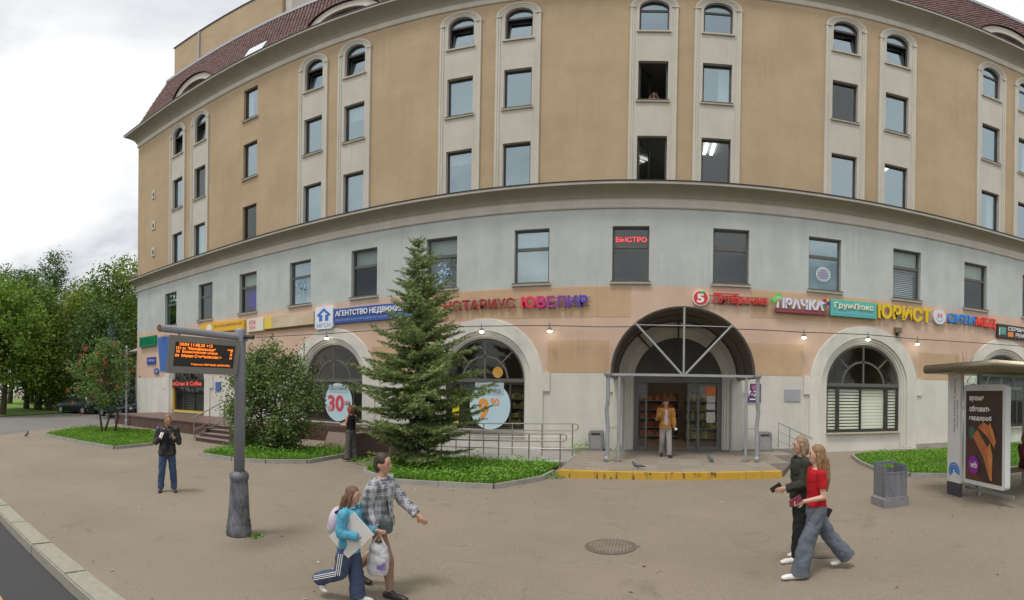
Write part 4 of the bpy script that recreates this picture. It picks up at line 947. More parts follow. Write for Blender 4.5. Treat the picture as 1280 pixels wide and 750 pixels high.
# ---- cable along the facade with lit lamps
wire = [(-17.0, 4.74), (-12.7, 4.62), (-9.85, 4.62), (-5.83, 4.57), (-3.37, 4.53), (-1.65, 4.47), (-.3, 4.48), (4.06, 4.48), (5.37, 4.47), (7.87, 4.53), (10.03, 4.5), (12.1, 4.55), (15.8, 4.63), (22, 4.7)]
q = MB(); q.tube([(x, 16.3, z) for x, z in wire], .016, 5)
tag(q.build('facade_cable', mat('cable_grey', (.05, .05, .055), .7)), 'long dark cable strung along the facade past the lamps', 'cable')
FL = None
for x, z, lb_ in ((-12.68, 4.6, 'small lit floodlight above the arch with the delivery poster'), (-5.83, 4.55, 'small lit floodlight above the arch with the pastry poster'), (-3.37, 4.52, 'small lit floodlight below the violet end of the jeweller letters'), (5.37, 4.46, 'small lit floodlight below the laundry sign'), (7.87, 4.52, 'small lit floodlight above the arch with striped blinds'), (10.03, 4.49, 'small lit floodlight below the yellow lawyer letters')):
    if FL is None:
        FL = thing('facade_lamp', lb_, 'lamp', (x, 16.3, z), 0, 'floodlights along the facade cable')
        MB().tube([(0, 0, .12), (0, 0, -.05)], .012, 6).build('stem', M_FRAME, FL)
        q = MB(); q.lathe([(.03, -.05), (.05, -.06), (.1, -.15), (.1, -.165)], n=12); q.build('hood', M_FRAMEG, FL)
        q = MB(); q.ball((0, 0, -.175), (.085, .085, .05), 10, 6); q.build('bulb', mat('lit_bulb', (1, .95, .82), .5, emit=14), FL)
    else:
        o = copy_tree(FL); o.location = (x, 16.3, z); o['label'] = lb_
S = thing('alarm_box', 'small brown box fixed under the cable beside the arched blind window', 'box', (9.25, BY, 4.72)); bx('case', mat('box_brown', (.17, .13, .08), .7), S, -.13, .13, -.2, -.003, 0, .2); bx('bracket', M_FRAME, S, -.03, .03, -.1, -.003, -.12, 0)

# ================================================================ arrivals board on its post
A = thing('arrivals_board_post', 'grey post with weathered cone base carrying an orange lit bus arrivals board', 'information board', (-5.39, 4.85, gz(4.85)))
M_CAST = mat('worn_cast_iron', (.21, .22, .25), .6, metal=.2, col2=(.03, .03, .035), scale=7, bump=.4, bscale=18, detail=9, stretch=(1, 1, .5))
q = MB(); q.lathe([(.185, 0), (.19, .02), (.19, .16), (.175, .2), (.18, .23), (.165, .27), (.135, .82), (.13, .86), (.145, .88), (.145, .95), (.12, .98), (.10, 1.0)], n=24); q.build('cone_base', M_CAST, A, True)
q = MB(); q.lathe([(.083, .95), (.083, 3.1), (.075, 3.13)], n=20); q.build('pole', mat('pole_grey', (.25, .265, .31), .45, metal=.2, var=.12, scale=5), A, True)
MB().tube([(0, .12, 3.0), (0, -1.42, 3.03)], .052, 12).build('arm', M_GALV, A)
MB().tube([(0, -1.42, 3.03), (0, -1.43, 3.03)], .046, 12).build('arm_end', mat('rust_end', (.18, .09, .04), .9), A)
MB().tube([(.0, .05, 3.0), (.14, .0, 3.0), (.3, -.02, 2.98)], .03, 8).build('cable_clamp', M_FRAME, A)
# wedge shaped housing, wider at the top, running towards the carriageway
y0_, y1_ = -1.36, -.13; zt, zb = 2.93, 2.44; wt, wb = .155, .075
q = MB(); q.add([(-wb, y0_, zb), (wb, y0_, zb), (wb, y1_, zb), (-wb, y1_, zb), (-wt, y0_, zt), (wt, y0_, zt), (wt, y1_, zt), (-wt, y1_, zt)], [(0, 3, 2, 1), (4, 5, 6, 7), (1, 2, 6, 5), (2, 3, 7, 6), (3, 0, 4, 7)])
H_ = q.build('housing', mat('housing_grey', (.25, .25, .235), .5, metal=.2, var=.08), A)
q = MB(); q.add([(-wb + .015, y0_ - .003, zb + .02), (wb - .01, y0_ - .003, zb + .02), (wt - .01, y0_ - .003, zt - .02), (-wt + .015, y0_ - .003, zt - .02)], [(0, 1, 2, 3)]); q.build('blue_end_plate', mat('end_blue', (.03, .13, .42), .5, var=.1), H_)
q = MB(); q.add([(-wb, y0_, zb), (wb, y0_, zb), (wt, y0_, zt), (-wt, y0_, zt)], [(0, 1, 2, 3)]); q.build('end_plate', M_GALV, H_)
for s_ in (-1, 1): MB().tube([(0, -1.1 if s_ < 0 else -.4, 2.99), (0, -1.1 if s_ < 0 else -.4, 2.92)], .02, 6).build('hanger', M_GALV, A)
# the screen lies in the sloping face: local frame with x along the face, z up the slope
sl_ = math.atan2(wt - wb, zt - zb); ln_ = math.hypot(wt - wb, zt - zb)
fr_M = Matrix.Translation((wb, y0_, zb)) @ Matrix(((0, math.cos(sl_) * -1, math.sin(sl_), 0), (1, 0, 0, 0), (0, math.sin(sl_), math.cos(sl_), 0), (0, 0, 0, 1)))
def onface(b):   # move from the face frame (x along, -y out, z up the slope) into the post's frame
    b.v = [tuple(fr_M @ Vector(v)) for v in b.v]; return b
LNG = y1_ - y0_
q = onface(MB().box(.1, LNG - .09, -.003, .002, .09, ln_ - .085)); SCRN = q.build('screen', mat('led_matrix', (.035, .033, .03), .6), H_)
M_LEDO = mat('orange_led', (1, .22, .02), .5, emit=1.6)
def led(body, x0, x1, z0, z1):
    o = text(body, x0, x1, z0, z1, -.005, M_LEDO, SCRN, 'led_text', off=.018)[0]
    for v in o.data.vertices: v.co = fr_M @ v.co
for body, x0, x1, z in (('10:04 11.08.25 +15', .17, .72, .365), ('151 м. "Измайловская"', .12, .78, .315), ('32  Борисовская улица', .12, .82, .265), ('04  Малая Семёновская >', .11, .9, .215)): led(body, x0, x1, z, z + .041)
led('Только НОЧЬЮ (ЮМОР).', .38, 1.08, .105, .137); led('мин', 1.0, 1.1, .34, .36)
for k, t_ in enumerate(('3', '8', '10')): led(t_, 1.05, 1.09, .315 - .05 * k, .349 - .05 * k)

# ================================================================ bus shelter
SH = thing('bus_shelter', 'glass bus shelter with brown metal roof and lit fashion advertisement panel', 'bus shelter', (6.3, 8.5, gz(8.5)))
SZ0 = gz(8.5)
M_SHR = mat('shelter_roof', (.19, .165, .11), .35, metal=.5, var=.12, scale=3)
q = MB(); q.box(-.72, 7, -2.0, .35, 2.66, 2.84)
bmx = bmesh.new(); me = bpy.data.meshes.new('roof'); me.from_pydata(q.v, [], q.f); bmx.from_mesh(me); bmesh.ops.bevel(bmx, geom=list(bmx.edges), offset=.03, segments=3, affect='EDGES'); bmx.to_mesh(me); bmx.free()
link('roof', me, M_SHR, SH, True)
M_PYL = mat('pylon_white', (.70, .70, .69), .45, var=.05)
bx('pylon', M_PYL, SH, -.08, -.01, -.16, .3, .3, 2.66); bx('pylon_base', mat('pylon_base', (.06, .06, .07), .6), SH, -.083, -.007, -.163, .303, .0, .298)
# writing on the pylon's narrow road-facing side and its left flank
PT = Matrix.Translation((-.082, 0, 0)) @ Matrix.Rotation(-PI / 2, 4, 'Z')    # face frame of the left flank
def placed(o, M):
    for v in o.data.vertices: v.co = M @ v.co
    return o
ROT90 = Matrix.Rotation(-PI / 2, 4, 'Y')
o = text('Театр кошки и места', 0, 1.15, 0, .075, -.006, M_DK, SH, 'pylon_lettering')[0]; placed(o, PT @ Matrix.Translation((.0, 0, 1.4)) @ ROT90)
o = text('Малая сцена', 0, .6, 0, .05, -.006, M_DK, SH, 'pylon_lettering')[0]; placed(o, PT @ Matrix.Translation((.09, 0, 1.5)) @ ROT90)
M_BL = mat('wave_blue', (.03, .22, .62), .5)
for r in (.07, .12, .18):
    q = MB(); ring(q, -.04, .55, r - .025, r + .015, -.006, -.001, -.4, PI + .7, 18); o = q.build('blue_wave', M_BL, SH); placed(o, PT)
# advertisement lightbox, facing the road users coming along (towards -X)
AD = Matrix.Translation((.03, -1.5, 0)) @ Matrix.Rotation(-PI / 2, 4, 'Z') @ Matrix.Diagonal((1.06, 1, 1, 1))
M_ADF = mat('ad_frame', (.62, .64, .64), .45)
def adp(nm, b, m_, par=SH): return placed(b.build(nm, m_, par), AD)
def rrect(x0, x1, z0, z1, r, n=5):
    P = []
    for cx, cz, a0 in ((x1 - r, z0 + r, -PI / 2), (x1 - r, z1 - r, 0), (x0 + r, z1 - r, PI / 2), (x0 + r, z0 + r, PI)):
        P += [(cx + r * math.cos(a0 + PI / 2 * i / n), cz + r * math.sin(a0 + PI / 2 * i / n)) for i in range(n + 1)]
    return P
LB_ = adp('lightbox', MB().prism(rrect(-1.26, .0, .33, 2.43, .07), -.02, .12), M_ADF)
adp('poster', MB().prism(rect(-1.18, -.08, .42, 2.3), -.026, -.021), mat('poster_dark', (.028, .022, .022), .35, col2=(.085, .04, .03), scale=1.2), LB_)
for i, (w_, a, c_) in enumerate((('время', -1.06, -.62), ('обновить', -1.06, -.42), ('гардероб', -1.06, -.38))):
    placed(text(w_, a, c_, 2.07 - i * .2, 2.19 - i * .2, -.031, M_WPLA, LB_, 'poster_lettering', off=.035)[0], AD)
M_OR1 = mat('print_rust', (.36, .10, .035), .5, col2=(.55, .2, .07), scale=5); M_OR2 = mat('print_orange', (.68, .30, .10), .5, col2=(.5, .17, .05), scale=4); M_TEAL = mat('print_teal', (.05, .13, .10), .5)
adp('print_shape', MB().prism([(-.95, 1.35), (-.62, .95), (-.45, .55), (-.38, .60), (-.5, 1.15), (-.8, 1.5)], -.030, -.0265), M_OR1, LB_)
adp('print_shape', MB().prism([(-.5, 1.15), (-.42, .5), (-.36, .48), (-.34, .98), (-.42, 1.25)], -.033, -.0305), M_OR2, LB_)
adp('print_shape', MB().prism([(-.78, 1.55), (-.5, 1.38), (-.28, 1.15), (-.26, 1.26), (-.45, 1.6), (-.62, 1.66)], -.036, -.0335), M_OR1, LB_)
adp('print_shape', MB().prism([(-.46, 1.58), (-.27, 1.22), (-.24, 1.28), (-.33, 1.52), (-.42, 1.66)], -.039, -.0365), M_OR2, LB_)
adp('print_shape', MB().prism(disc(-.98, 1.42, .1, 16, .14), -.029, -.0265), M_TEAL, LB_); adp('print_shape', MB().prism([(-1.17, .43), (-.6, .43), (-.9, .6), (-1.17, .75)], -.029, -.0265), mat('print_brown', (.13, .04, .025), .5), LB_)
adp('logo_badge', MB().prism(disc(-.9, .75, .17, 24, .2), -.042, -.0395), mat('badge_violet', (.16, .02, .30), .5, col2=(.30, .02, .28), scale=4), LB_)
placed(text('wb', -1.0, -.79, .69, .83, -.045, M_WPLA, LB_, 'badge_lettering', off=.02)[0], AD)
placed(text('Эко', -.68, -.58, 2.355, 2.385, -.024, M_DK, LB_, 'frame_lettering')[0], AD)
# glass panes, posts, back wall and bench
adp('glass_pane', MB().add([(-1.35, .14, .22), (.08, .14, .22), (.08, .14, 2.62), (-1.35, .14, 2.62)], [(0, 1, 2, 3)]), M_GLP); adp('glass_rail', MB().box(-1.35, .08, .12, .17, .16, .22), M_STEEL)
bx('post', M_STEEL, SH, .30, .38, -1.9, -1.82, 0, 2.66); bx('post', M_STEEL, SH, .30, .38, -.32, -.25, 0, 2.66)
for x in (.5, 2.2, 3.9): 
    pane(M_GLP, SH, x, x + 1.62, .2, .22, 2.6, 'glass_pane'); bx('post', M_STEEL, SH, x + 1.64, x + 1.70, .17, .24, 0, 2.66)
bx('bench_seat', mat('bench_wood', (.16, .09, .05), .6, var=.3, scale=8), SH, .9, 4.5, -.32, .08, .42, .47)
for x in (1.1, 2.6, 4.2): bx('bench_leg', M_STEEL, SH, x, x + .06, -.2, -.05, 0, .42)
for x in (.55, .8):
    MB().prism(disc(x, 2.35, .13, 20), .19, .197).build('round_decal', M_PYL, SH)

# ================================================================ street furniture on the square
LBN = thing('concrete_litter_bin', 'square grey metal litter bin on a concrete foot near the bus shelter', 'bin', (4.6, 8.45, gz(8.45)), .08)
M_BINM = mat('bin_metal', (.23, .245, .27), .6, metal=.2, col2=(.13, .14, .155), scale=6, stretch=(2, 2, .3))
q = MB(); q.prism([(-.29, 0), (.29, 0), (.29, .16), (.26, .19), (-.26, .19), (-.29, .16)], -.24, .24); q.build('foot', mat('bin_foot', (.25, .25, .26), .9, var=.3, scale=9, bump=.3), LBN)
for nm, a in (('front_panel', (-.23, .23, -.215, -.2, .19, .66)), ('back_panel', (-.23, .23, .2, .215, .19, .72)), ('side_panel', (-.25, -.232, -.22, .22, .19, .82)), ('side_panel', (.232, .25, -.22, .22, .19, .82)), ('top_bar', (-.25, .25, .17, .23, .8, .86)), ('liner', (-.21, .21, -.18, .18, .2, .5))): bx(nm, M_BINM if nm != 'liner' else M_BLACK, LBN, *a)
bx('rim', M_BINM, LBN, -.25, .25, -.22, -.19, .66, .69)
def manhole(x, y, lab):
    o = thing('manhole_cover', lab, 'manhole cover', (x, y, gz(y) + .004))
    MB().lathe([(.36, -.02), (.36, .004), (.33, .008)], n=32).build('rim', mat('cast_rim', (.15, .125, .10), .8, metal=.0, var=.3), o)
    MB().lathe([(.318, -.02), (.318, .006)], n=32).build('lid', mat('cast_lid', (.19, .15, .115), .85, metal=.0, var=.35, scale=14), o)
    q = MB()
    for i in range(-6, 7):
        for j in range(-6, 7):
            if math.hypot(i * .046, j * .046) < .285: q.box(i * .046 - .017, i * .046 + .017, j * .046 - .017, j * .046 + .017, .006, .011)
    tag(q.build('studs', mat('cast_stud', (.25, .20, .155), .85, metal=.0, var=.3), o), kind='stuff')
manhole(-.49, 6.73, 'round cast iron manhole cover alone on the open asphalt')
manhole(2.36, 6.28, 'round cast iron manhole cover behind the two women with white sneakers')
GP = thing('steel_post', 'thin grey steel post behind the rowan tree', 'post', (-23.8, 13.0, gz(13)))
MB().lathe([(.09, 0), (.09, .3), (.055, .34), (.05, 4.3), (.03, 4.35)], n=10).build('shaft', M_GALV, GP); MB().lathe([(.07, 4.3), (.07, 4.4), (.02, 4.46)], n=10).build('cap', M_GALV, GP)

# ---- things beyond the building's left end
PV = thing('entrance_pavilion', 'glazed porch with grey hipped roof behind the building corner', 'pavilion', (-33.6, 19.5, .15))
q = MB(); q.add([(-.8, -.6, 5.0), (5.5, -.6, 5.0), (5.5, 5, 5.0), (-.8, 5, 5.0), (2.8, 1.6, 6.5), (5.5, 1.6, 6.5)], [(0, 1, 5, 4), (0, 4, 3), (3, 4, 5, 2), (0, 3, 2, 1), (1, 2, 5)]); q.build('roof', mat('porch_roof', (.30, .28, .28), .7, var=.15), PV)
bx('eave', M_CORN, PV, -.7, 5.4, -.5, 4.9, 4.85, 4.99)
for x in (0, 2.2, 4.4): bx('column', M_GALV, PV, x, x + .18, -.3, -.12, 0, 4.85)
bx('door', mat('porch_door', (.06, .06, .065), .5), PV, .3, 4.4, .4, .5, 0, 2.6); pane(M_GLD, PV, .2, 4.4, .3, 2.7, 4.85, 'glazing'); bx('notice', M_WPLA, PV, 2.9, 3.2, .37, .39, 1.6, 1.95)
bx('rear_wall', M_ROOM, PV, -.3, 5.2, 3.0, 3.2, 0, 4.85); bx('transom', M_GALV, PV, .18, 4.4, .24, .36, 2.6, 2.7)
LW = thing('low_garden_wall', 'low beige rendered wall behind the tree trunks', 'wall', (-62, 26, .1)); bx('wall', mat('beige_render', (.42, .37, .27), .9, var=.15), LW, 0, 27, 0, .3, 0, 1.5); bx('coping', M_KERB, LW, -.05, 27.05, -.06, .36, 1.5, 1.6)
FB = thing('far_apartment_block', 'pale apartment block glimpsed through the trees', 'building', (-110, 34, 0), -.15)
bx('wall', mat('far_render', (.55, .55, .52), .9, var=.1), FB, 0, 60, 0, 14, 0, 12); bx('roof', M_METAL, FB, -.3, 60.3, -.3, 14.3, 12, 12.5)
me = bpy.data.meshes.new('window'); q = MB().box(0, 1.5, -.04, .02, 0, 1.6); me.from_pydata(q.v, [], q.f); me.materials.append(mat('far_window', (.07, .08, .1), .2))
for i in range(18):
    for j in range(4): link('window', me, None, FB, loc=(1.6 + i * 3.2, 0, 1 + j * 2.9))

# ---- parked cars
def car(name, lab, loc, rz, colr, key):
    c = thing(name, lab, 'car', loc, rz, 'cars parked by the trees')
    pm = mat('car_paint_' + key, colr, .25, metal=.3, var=.05)
    sec = []   # cross sections along x: (x, z_low, z_belt, half width, z_roof, half roof)
    prof = [(-2.1, .35, .75, .70, .80, .66), (-2.0, .25, .92, .82, .98, .74), (-1.55, .22, .98, .86, 1.42, .62), (-.6, .22, .98, .88, 1.52, .64), (.35, .22, .97, .88, 1.46, .62), (1.05, .22, .93, .87, .98, .74), (1.85, .25, .80, .82, .84, .70), (2.1, .35, .62, .66, .66, .56)]
    q = MB(); vs = []
    for x, zl, zb_, hw, zr, hr in prof: vs += [(x, -hw * .92, zl), (x, -hw, (zl + zb_) / 2), (x, -hw, zb_), (x, -hr, zr), (x, hr, zr), (x, hw, zb_), (x, hw, (zl + zb_) / 2), (x, hw * .92, zl)]
    n = 8; q.add(vs, [(i * n + j, (i + 1) * n + j, (i + 1) * n + (j + 1) % n, i * n + (j + 1) % n) for i in range(len(prof) - 1) for j in range(n)] + [tuple(range(n)), tuple(range((len(prof) - 1) * n + n - 1, (len(prof) - 1) * n - 1, -1))])
    q.build('body', pm, c, True)
    gm = mat('car_glass', (.02, .025, .03), .08)
    for s_ in (-1, 1):
        q = MB(); q.add([(-1.45, s_ * .865, 1.0), (.95, s_ * .875, .97), (.35, s_ * .655, 1.42), (-.6, s_ * .665, 1.47), (-1.4, s_ * .645, 1.38)], [(0, 1, 2, 3, 4) if s_ < 0 else (4, 3, 2, 1, 0)]); q.build('side_window', gm, c)
        MB().ball((2.0, s_ * .55, .68), (.1, .14, .08), 8, 6).build('headlight', M_WPLA, c); MB().ball((-2.03, s_ * .62, .82), (.06, .12, .09), 8, 6).build('tail_light', mat('tail_red', (.4, .01, .01), .3), c)
        for x in (-1.3, 1.3):
            w = MB().tube([(x, s_ * .88, .31), (x, s_ * .68, .31)], .31, 16).build('wheel', M_BLACK, c); MB().tube([(x, s_ * .89, .31), (x, s_ * .87, .31)], .19, 12).build('rim', M_STEEL, w)
    q = MB(); q.add([(.38, -.6, 1.47), (1.06, -.72, 1.0), (1.06, .72, 1.0), (.38, .6, 1.47)], [(0, 1, 2, 3)]); q.build('windscreen', gm, c)
    q = MB(); q.add([(-1.57, -.6, 1.41), (-1.57, .6, 1.41), (-2.01, .72, 1.0), (-2.01, -.72, 1.0)], [(0, 1, 2, 3)]); q.build('rear_window', gm, c)
car('parked_car', 'dark green car parked at the lawn edge facing the square', (-36.6, 15.6, gz(15)), .35 + PI, (.03, .045, .045), 'a')
car('parked_car', 'black car parked across the lane behind the rowan tree', (-31.2, 16.6, gz(15)), .1, (.02, .022, .03), 'b')

# fallen leaves, paper scraps and gravel near the kerbs
rn = random.Random(21); g = MB(); g2 = MB()
for _ in range(420):
    if rn.random() < .6:
        e_ = rn.choice([(-7, 9.6, 4, .5), (-12, 9.2, 3, .6), (7, 10.1, 4, .5), (-18, 7.3, 4, .6), (5.5, 8.3, 1.6, .7), (-10, 2.7, 14, .35)]); x, y = e_[0] + rn.uniform(0, e_[2]), e_[1] + rn.gauss(0, e_[3])
    else: x, y = rn.uniform(-16, 9), rn.uniform(2.6, 11)
    if y < 2.45: continue
    z = gz(y) + .008; a = rn.uniform(0, 6.3); l_ = rn.uniform(.012, .035); u = Vector((math.cos(a), math.sin(a), rn.uniform(-.1, .3))) * l_; v_ = Vector((-math.sin(a), math.cos(a), rn.uniform(-.2, .2))) * l_ * .6; P = Vector((x, y, z + .004))
    (g if rn.random() < .8 else g2).add([P - u, P + v_, P + u, P - v_], [(0, 1, 2, 3)])
tag(g.build('fallen_leaves', mat('dry_leaf', (.17, .115, .045), .8, island=.6)), 'scattered small dry leaves on the asphalt', 'leaves', kind='stuff')
tag(g2.build('paper_scraps', mat('paper_scrap', (.5, .48, .43), .8, island=.3)), 'scattered pale scraps of litter on the asphalt', 'litter', kind='stuff')
# ================================================================ plants
def needle_tree(name, lab, loc, H, rad, whorls, z0, m, seed, step=.032, nl=.06, nw=.011, per=9, droop=.22, group=None):
    rn = random.Random(seed); t = thing(name, lab, 'tree', loc, 0, group)
    MB().tube([(0, 0, -.1), (.02, 0, H * .3), (-.01, .01, H * .7), (0, 0, H)], [H * .014, H * .011, H * .006, .008], 8).build('trunk', M_BARK, t)
    w_ = MB(); f = MB()
    NB = int(whorls * per * 1.05)
    for k in range(NB):
            u = (k + rn.random()) / NB; z = z0 + (H - z0 - .12) * u ** .92
            r = rad(z / H)
            if u > .8 and rn.random() < (u - .8) * 2.2: continue
            az = k * 2.399963 + rn.gauss(0, .25); ln = r * (1 + .10 * math.cos(az)) * (rn.uniform(.45, .8) if rn.random() < .4 else rn.uniform(.8, 1.2))
            d = Vector((math.cos(az), math.sin(az), 0)); pts = []
            up = .12 + .55 * (u ** 2) + rn.gauss(0, .06); dr = droop * (1 - u) + .03
            zz = z + rn.gauss(0, .05)
            for i in range(7):
                s = i / 6; pts.append(d * ln * s + Vector((0, 0, zz + ln * (up * s - dr * 1.6 * s + dr * 1.25 * s * s))))
            w_.tube(pts, [max(.004, .016 * (1 - i / 6.5) * (ln / 1.2)) for i in range(7)], 4, False)
            side = Vector((-d.y, d.x, 0)); nt_ = max(3, int(ln / .075))
            for q in range(nt_ + 1):
                s = .12 + .88 * q / nt_; a = s * 6; i0 = min(5, int(a)); P = pts[i0].lerp(pts[i0 + 1], a - i0); bd = (pts[i0 + 1] - pts[i0]).normalized()
                for sg in ((-1, 1) if q < nt_ else (0,)):
                    tl = (.30 * ln * (1 - s) + .10) * rn.uniform(.7, 1.2) if sg else .14
                    td = (bd * rn.uniform(.55, .9) + side * sg * rn.uniform(.6, 1.0) + Vector((0, 0, rn.uniform(-.30, .12)))).normalized()
                    n_ = max(2, int(tl / step)); o1 = td.orthogonal().normalized(); o2 = td.cross(o1)
                    for c in range(n_):
                        B0 = P + td * (tl * c / n_)
                        for _ in range(2):
                            an = rn.uniform(0, 2 * PI); od = o1 * math.cos(an) + o2 * math.sin(an); tip = B0 + (od * .75 + td * .75) * nl * rn.uniform(.7, 1.1); wv = td.cross(od) * nw
                            f.add([B0 - wv, B0 + wv, tip], [(0, 1, 2)])
    w_.build('branches', M_BARK, t); tag(f.build('needles', m, t), kind='stuff')
    return t
M_NEED = mat('spruce_needle', (.235, .31, .10), .75, island=.55, trans=.25, var=.4, scale=1.6)
M_NEEDB = mat('blue_spruce_needle', (.10, .16, .14), .75, island=.4, trans=.15)
def rad_spruce(h):
    P = [(0, .8), (.05, 1.1), (.12, 1.5), (.25, 1.82), (.38, 1.85), (.48, 1.55), (.58, 1.22), (.68, .92), (.78, .62), (.88, .38), (.95, .2), (1, .06)]
    for (a, b), (c, d) in zip(P, P[1:]):
        if a <= h <= c: return b + (d - b) * (h - a) / (c - a)
    return .1
needle_tree('spruce_tree', 'young dark green spruce in the weedy lawn by the ramp', (-6.04, 11.75, gz(11.75) + .05), 6.35, rad_spruce, 23, .22, M_NEED, 5, .034, .095, .016, 10)
needle_tree('blue_spruce_tree', 'slim blue grey spruce behind the rowan tree', (-30.3, 15.3, gz(15)), 6.6, lambda h: 1.9 * (1 - h) + .08, 18, .5, M_NEEDB, 9, .09, .13, .03, 7)

def leafy(name, lab, loc, H, crown, clumps, per, leaf, m, seed, trunk=.2, cat='tree', group=None, lean=(0, 0), stems=1, low=.0, spread=.9, tubes=5, holes=.25):
    """tree or shrub: trunk, limbs that reach each clump, and leaf-sized faces spread through the clumps"""
    rn = random.Random(seed); t = thing(name, lab, cat, loc, 0, group)
    cz, rx, ry, rz = crown          # crown centre height, radii
    tr = MB(); f = MB()
    bases = []
    for s in range(stems):
        a = rn.uniform(0, 2 * PI); bo = Vector((math.cos(a), math.sin(a), 0)) * (.25 * s if stems > 1 else 0)
        top = Vector((lean[0] + rn.gauss(0, rx * .12), lean[1] + rn.gauss(0, ry * .12), cz + rz * .35))
        pts = [bo + Vector((0, 0, -.1)), bo + top * .25 + Vector((rn.gauss(0, .1), rn.gauss(0, .1), 0)), bo * .8 + top * .6 + Vector((rn.gauss(0, .2), rn.gauss(0, .2), 0)), top]
        tr.tube(pts, [trunk * 1.15, trunk * .85, trunk * .5, trunk * .14], 8); bases.append(pts)
    cl = []
    while len(cl) < clumps:
        p = Vector((rn.uniform(-1, 1), rn.uniform(-1, 1), rn.uniform(-1, 1)))
        if p.length > 1 or p.length < .25: continue
        if noise.noise(p * 2.3 + Vector((seed, 0, 0))) < -holes: continue
        w = 1 if p.z < .2 else 1 - .35 * (p.z - .2)          # narrower towards the top
        cl.append((Vector((lean[0] + p.x * rx * w, lean[1] + p.y * ry * w, cz + p.z * rz)), rn.uniform(.65, 1.25)))
    for c, s in cl:
        st = bases[rn.randrange(stems)]
        if rn.random() < .55:
            k = rn.uniform(.3, .95); a = st[1].lerp(st[3], k); a.z = min(a.z, c.z - .1 * rz)
            tr.tube([a, a.lerp(c, .5) + Vector((0, 0, .06 * rz)), c], [trunk * .22, trunk * .14, trunk * .04], tubes, False)
        R = spread * s
        for _ in range(int(per * s)):
            g = Vector((rn.gauss(0, .42), rn.gauss(0, .42), rn.gauss(0, .34))) * R
            P = c + g; u = Vector((rn.gauss(0, 1), rn.gauss(0, 1), rn.gauss(-.25, .6))).normalized(); v = u.orthogonal(); v.rotate(Matrix.Rotation(rn.uniform(0, 2 * PI), 3, u)); v.normalize()
            l = leaf * rn.uniform(.6, 1.25)
            f.add([P, P + u * l * .45 + v * l * .32, P + u * l, P + u * l * .45 - v * l * .32], [(0, 1, 2, 3)])
    tr.build('trunk', M_BARK, t); tag(f.build('crown', m, t), kind='stuff')
    return t
M_LF = [mat('leaf_mid', (.13, .225, .035), .7, island=.5, trans=.3), mat('leaf_dark', (.085, .155, .036), .7, island=.5, trans=.25), mat('leaf_yellowish', (.21, .27, .035), .7, island=.5, trans=.35), mat('leaf_bright', (.165, .28, .034), .7, island=.45, trans=.35)]
def at(px, R): a = (px - 810.3) / PXR; return (R * math.sin(a), R * math.cos(a), gz(R * math.cos(a)))
G_ = 'trees on the far lawn'
bgt = [  # px, distance, height, crown half width, material, label
    (3, 38, 12.0, 3.2, 3, 'bright green broad tree at the lawn edge with a dark thick trunk'), (33, 47, 14.0, 3.6, 1, 'dark leaved tree with a straight slim trunk on the far lawn'),
    (46, 45, 13.0, 2.6, 0, 'mid green tree with paired trunk beside the dark leaved tree'), (66, 58, 19.6, 1.9, 1, 'tallest narrow tree rising above the others'),
    (86, 53, 13.0, 3.6, 2, 'yellowish green tree with a leaning trunk by the low wall'), (108, 56, 15.5, 3.4, 2, 'yellow green tall tree behind the rowan'),
    (138, 50, 15.5, 3.4, 0, 'tall mid green tree between the rowan and the building corner'), (165, 54, 17.5, 3.6, 2, 'tall yellowish tree rising behind the building corner'),
    (12, 62, 18.5, 3.6, 1, 'dark tall tree in the back row of the far lawn'), (40, 66, 18.5, 3.0, 0, 'slim tree in the back row with an airy top'), (122, 42, 9.0, 2.8, 1, 'low dark tree behind the parked cars'), (-25, 44, 15, 4.0, 0, 'wide mid green tree at the far end of the lawn'), (62, 44, 8.5, 2.4, 2, 'small yellow green tree under the taller ones')]
for i, (px, R, H, hw, mi, lab) in enumerate(bgt):
    cz = H * .53; leafy('broadleaf_tree', lab, at(px, R), H, (cz, hw, hw, H * .45), int(60 + hw * 24), 85, .30, M_LF[mi], 40 + i, .17 + H * .008, group=G_, spread=1.25, holes=.2, stems=2 if i in (2, 4) else 1, lean=(1.2, 0) if i == 4 else (0, 0))
leafy('dark_bush', 'round dark bush at the foot of the lawn trees', at(62, 46), 3, (1.3, 2.2, 1.6, 1.2), 26, 60, .25, M_LF[1], 71, .05, 'bush', spread=.8)
leafy('dark_bush', 'low bush beside the leaning trunk', at(78, 50), 3, (1.1, 1.6, 1.4, 1.0), 18, 60, .25, M_LF[1], 72, .05, 'bush', spread=.8)
# tall shrub in front of the first arch
M_SHRB = mat('shrub_leaf', (.135, .205, .055), .65, island=.55, trans=.25)
SHB = leafy('tall_shrub', 'big loose leafy shrub in front of the delivery poster window', (-11.5, 11.75, gz(11.7)), 3.8, (1.75, 1.95, 1.3, 1.82), 250, 95, .10, M_SHRB, 81, .05, 'shrub', stems=5, spread=.40, holes=.12)
rn = random.Random(3); f = MB(); tw = MB()
for k in range(26):      # upright shoots on top
    a = Vector((rn.uniform(-1.4, 1.4), rn.uniform(-.8, .8), rn.uniform(2.2, 3.0))); h = rn.uniform(.5, 1.05); tip = a + Vector((rn.gauss(0, .15), rn.gauss(0, .15), h)); tw.tube([a, tip], [.012, .003], 4, False)
    for _ in range(34):
        P = a.lerp(tip, rn.random()) + Vector((rn.gauss(0, .05), rn.gauss(0, .05), 0)); u = Vector((rn.gauss(0, 1), rn.gauss(0, 1), rn.uniform(0, 1))).normalized(); v = u.orthogonal().normalized(); l = .085
        f.add([P, P + u * l * .45 + v * l * .3, P + u * l, P + u * l * .45 - v * l * .3], [(0, 1, 2, 3)])
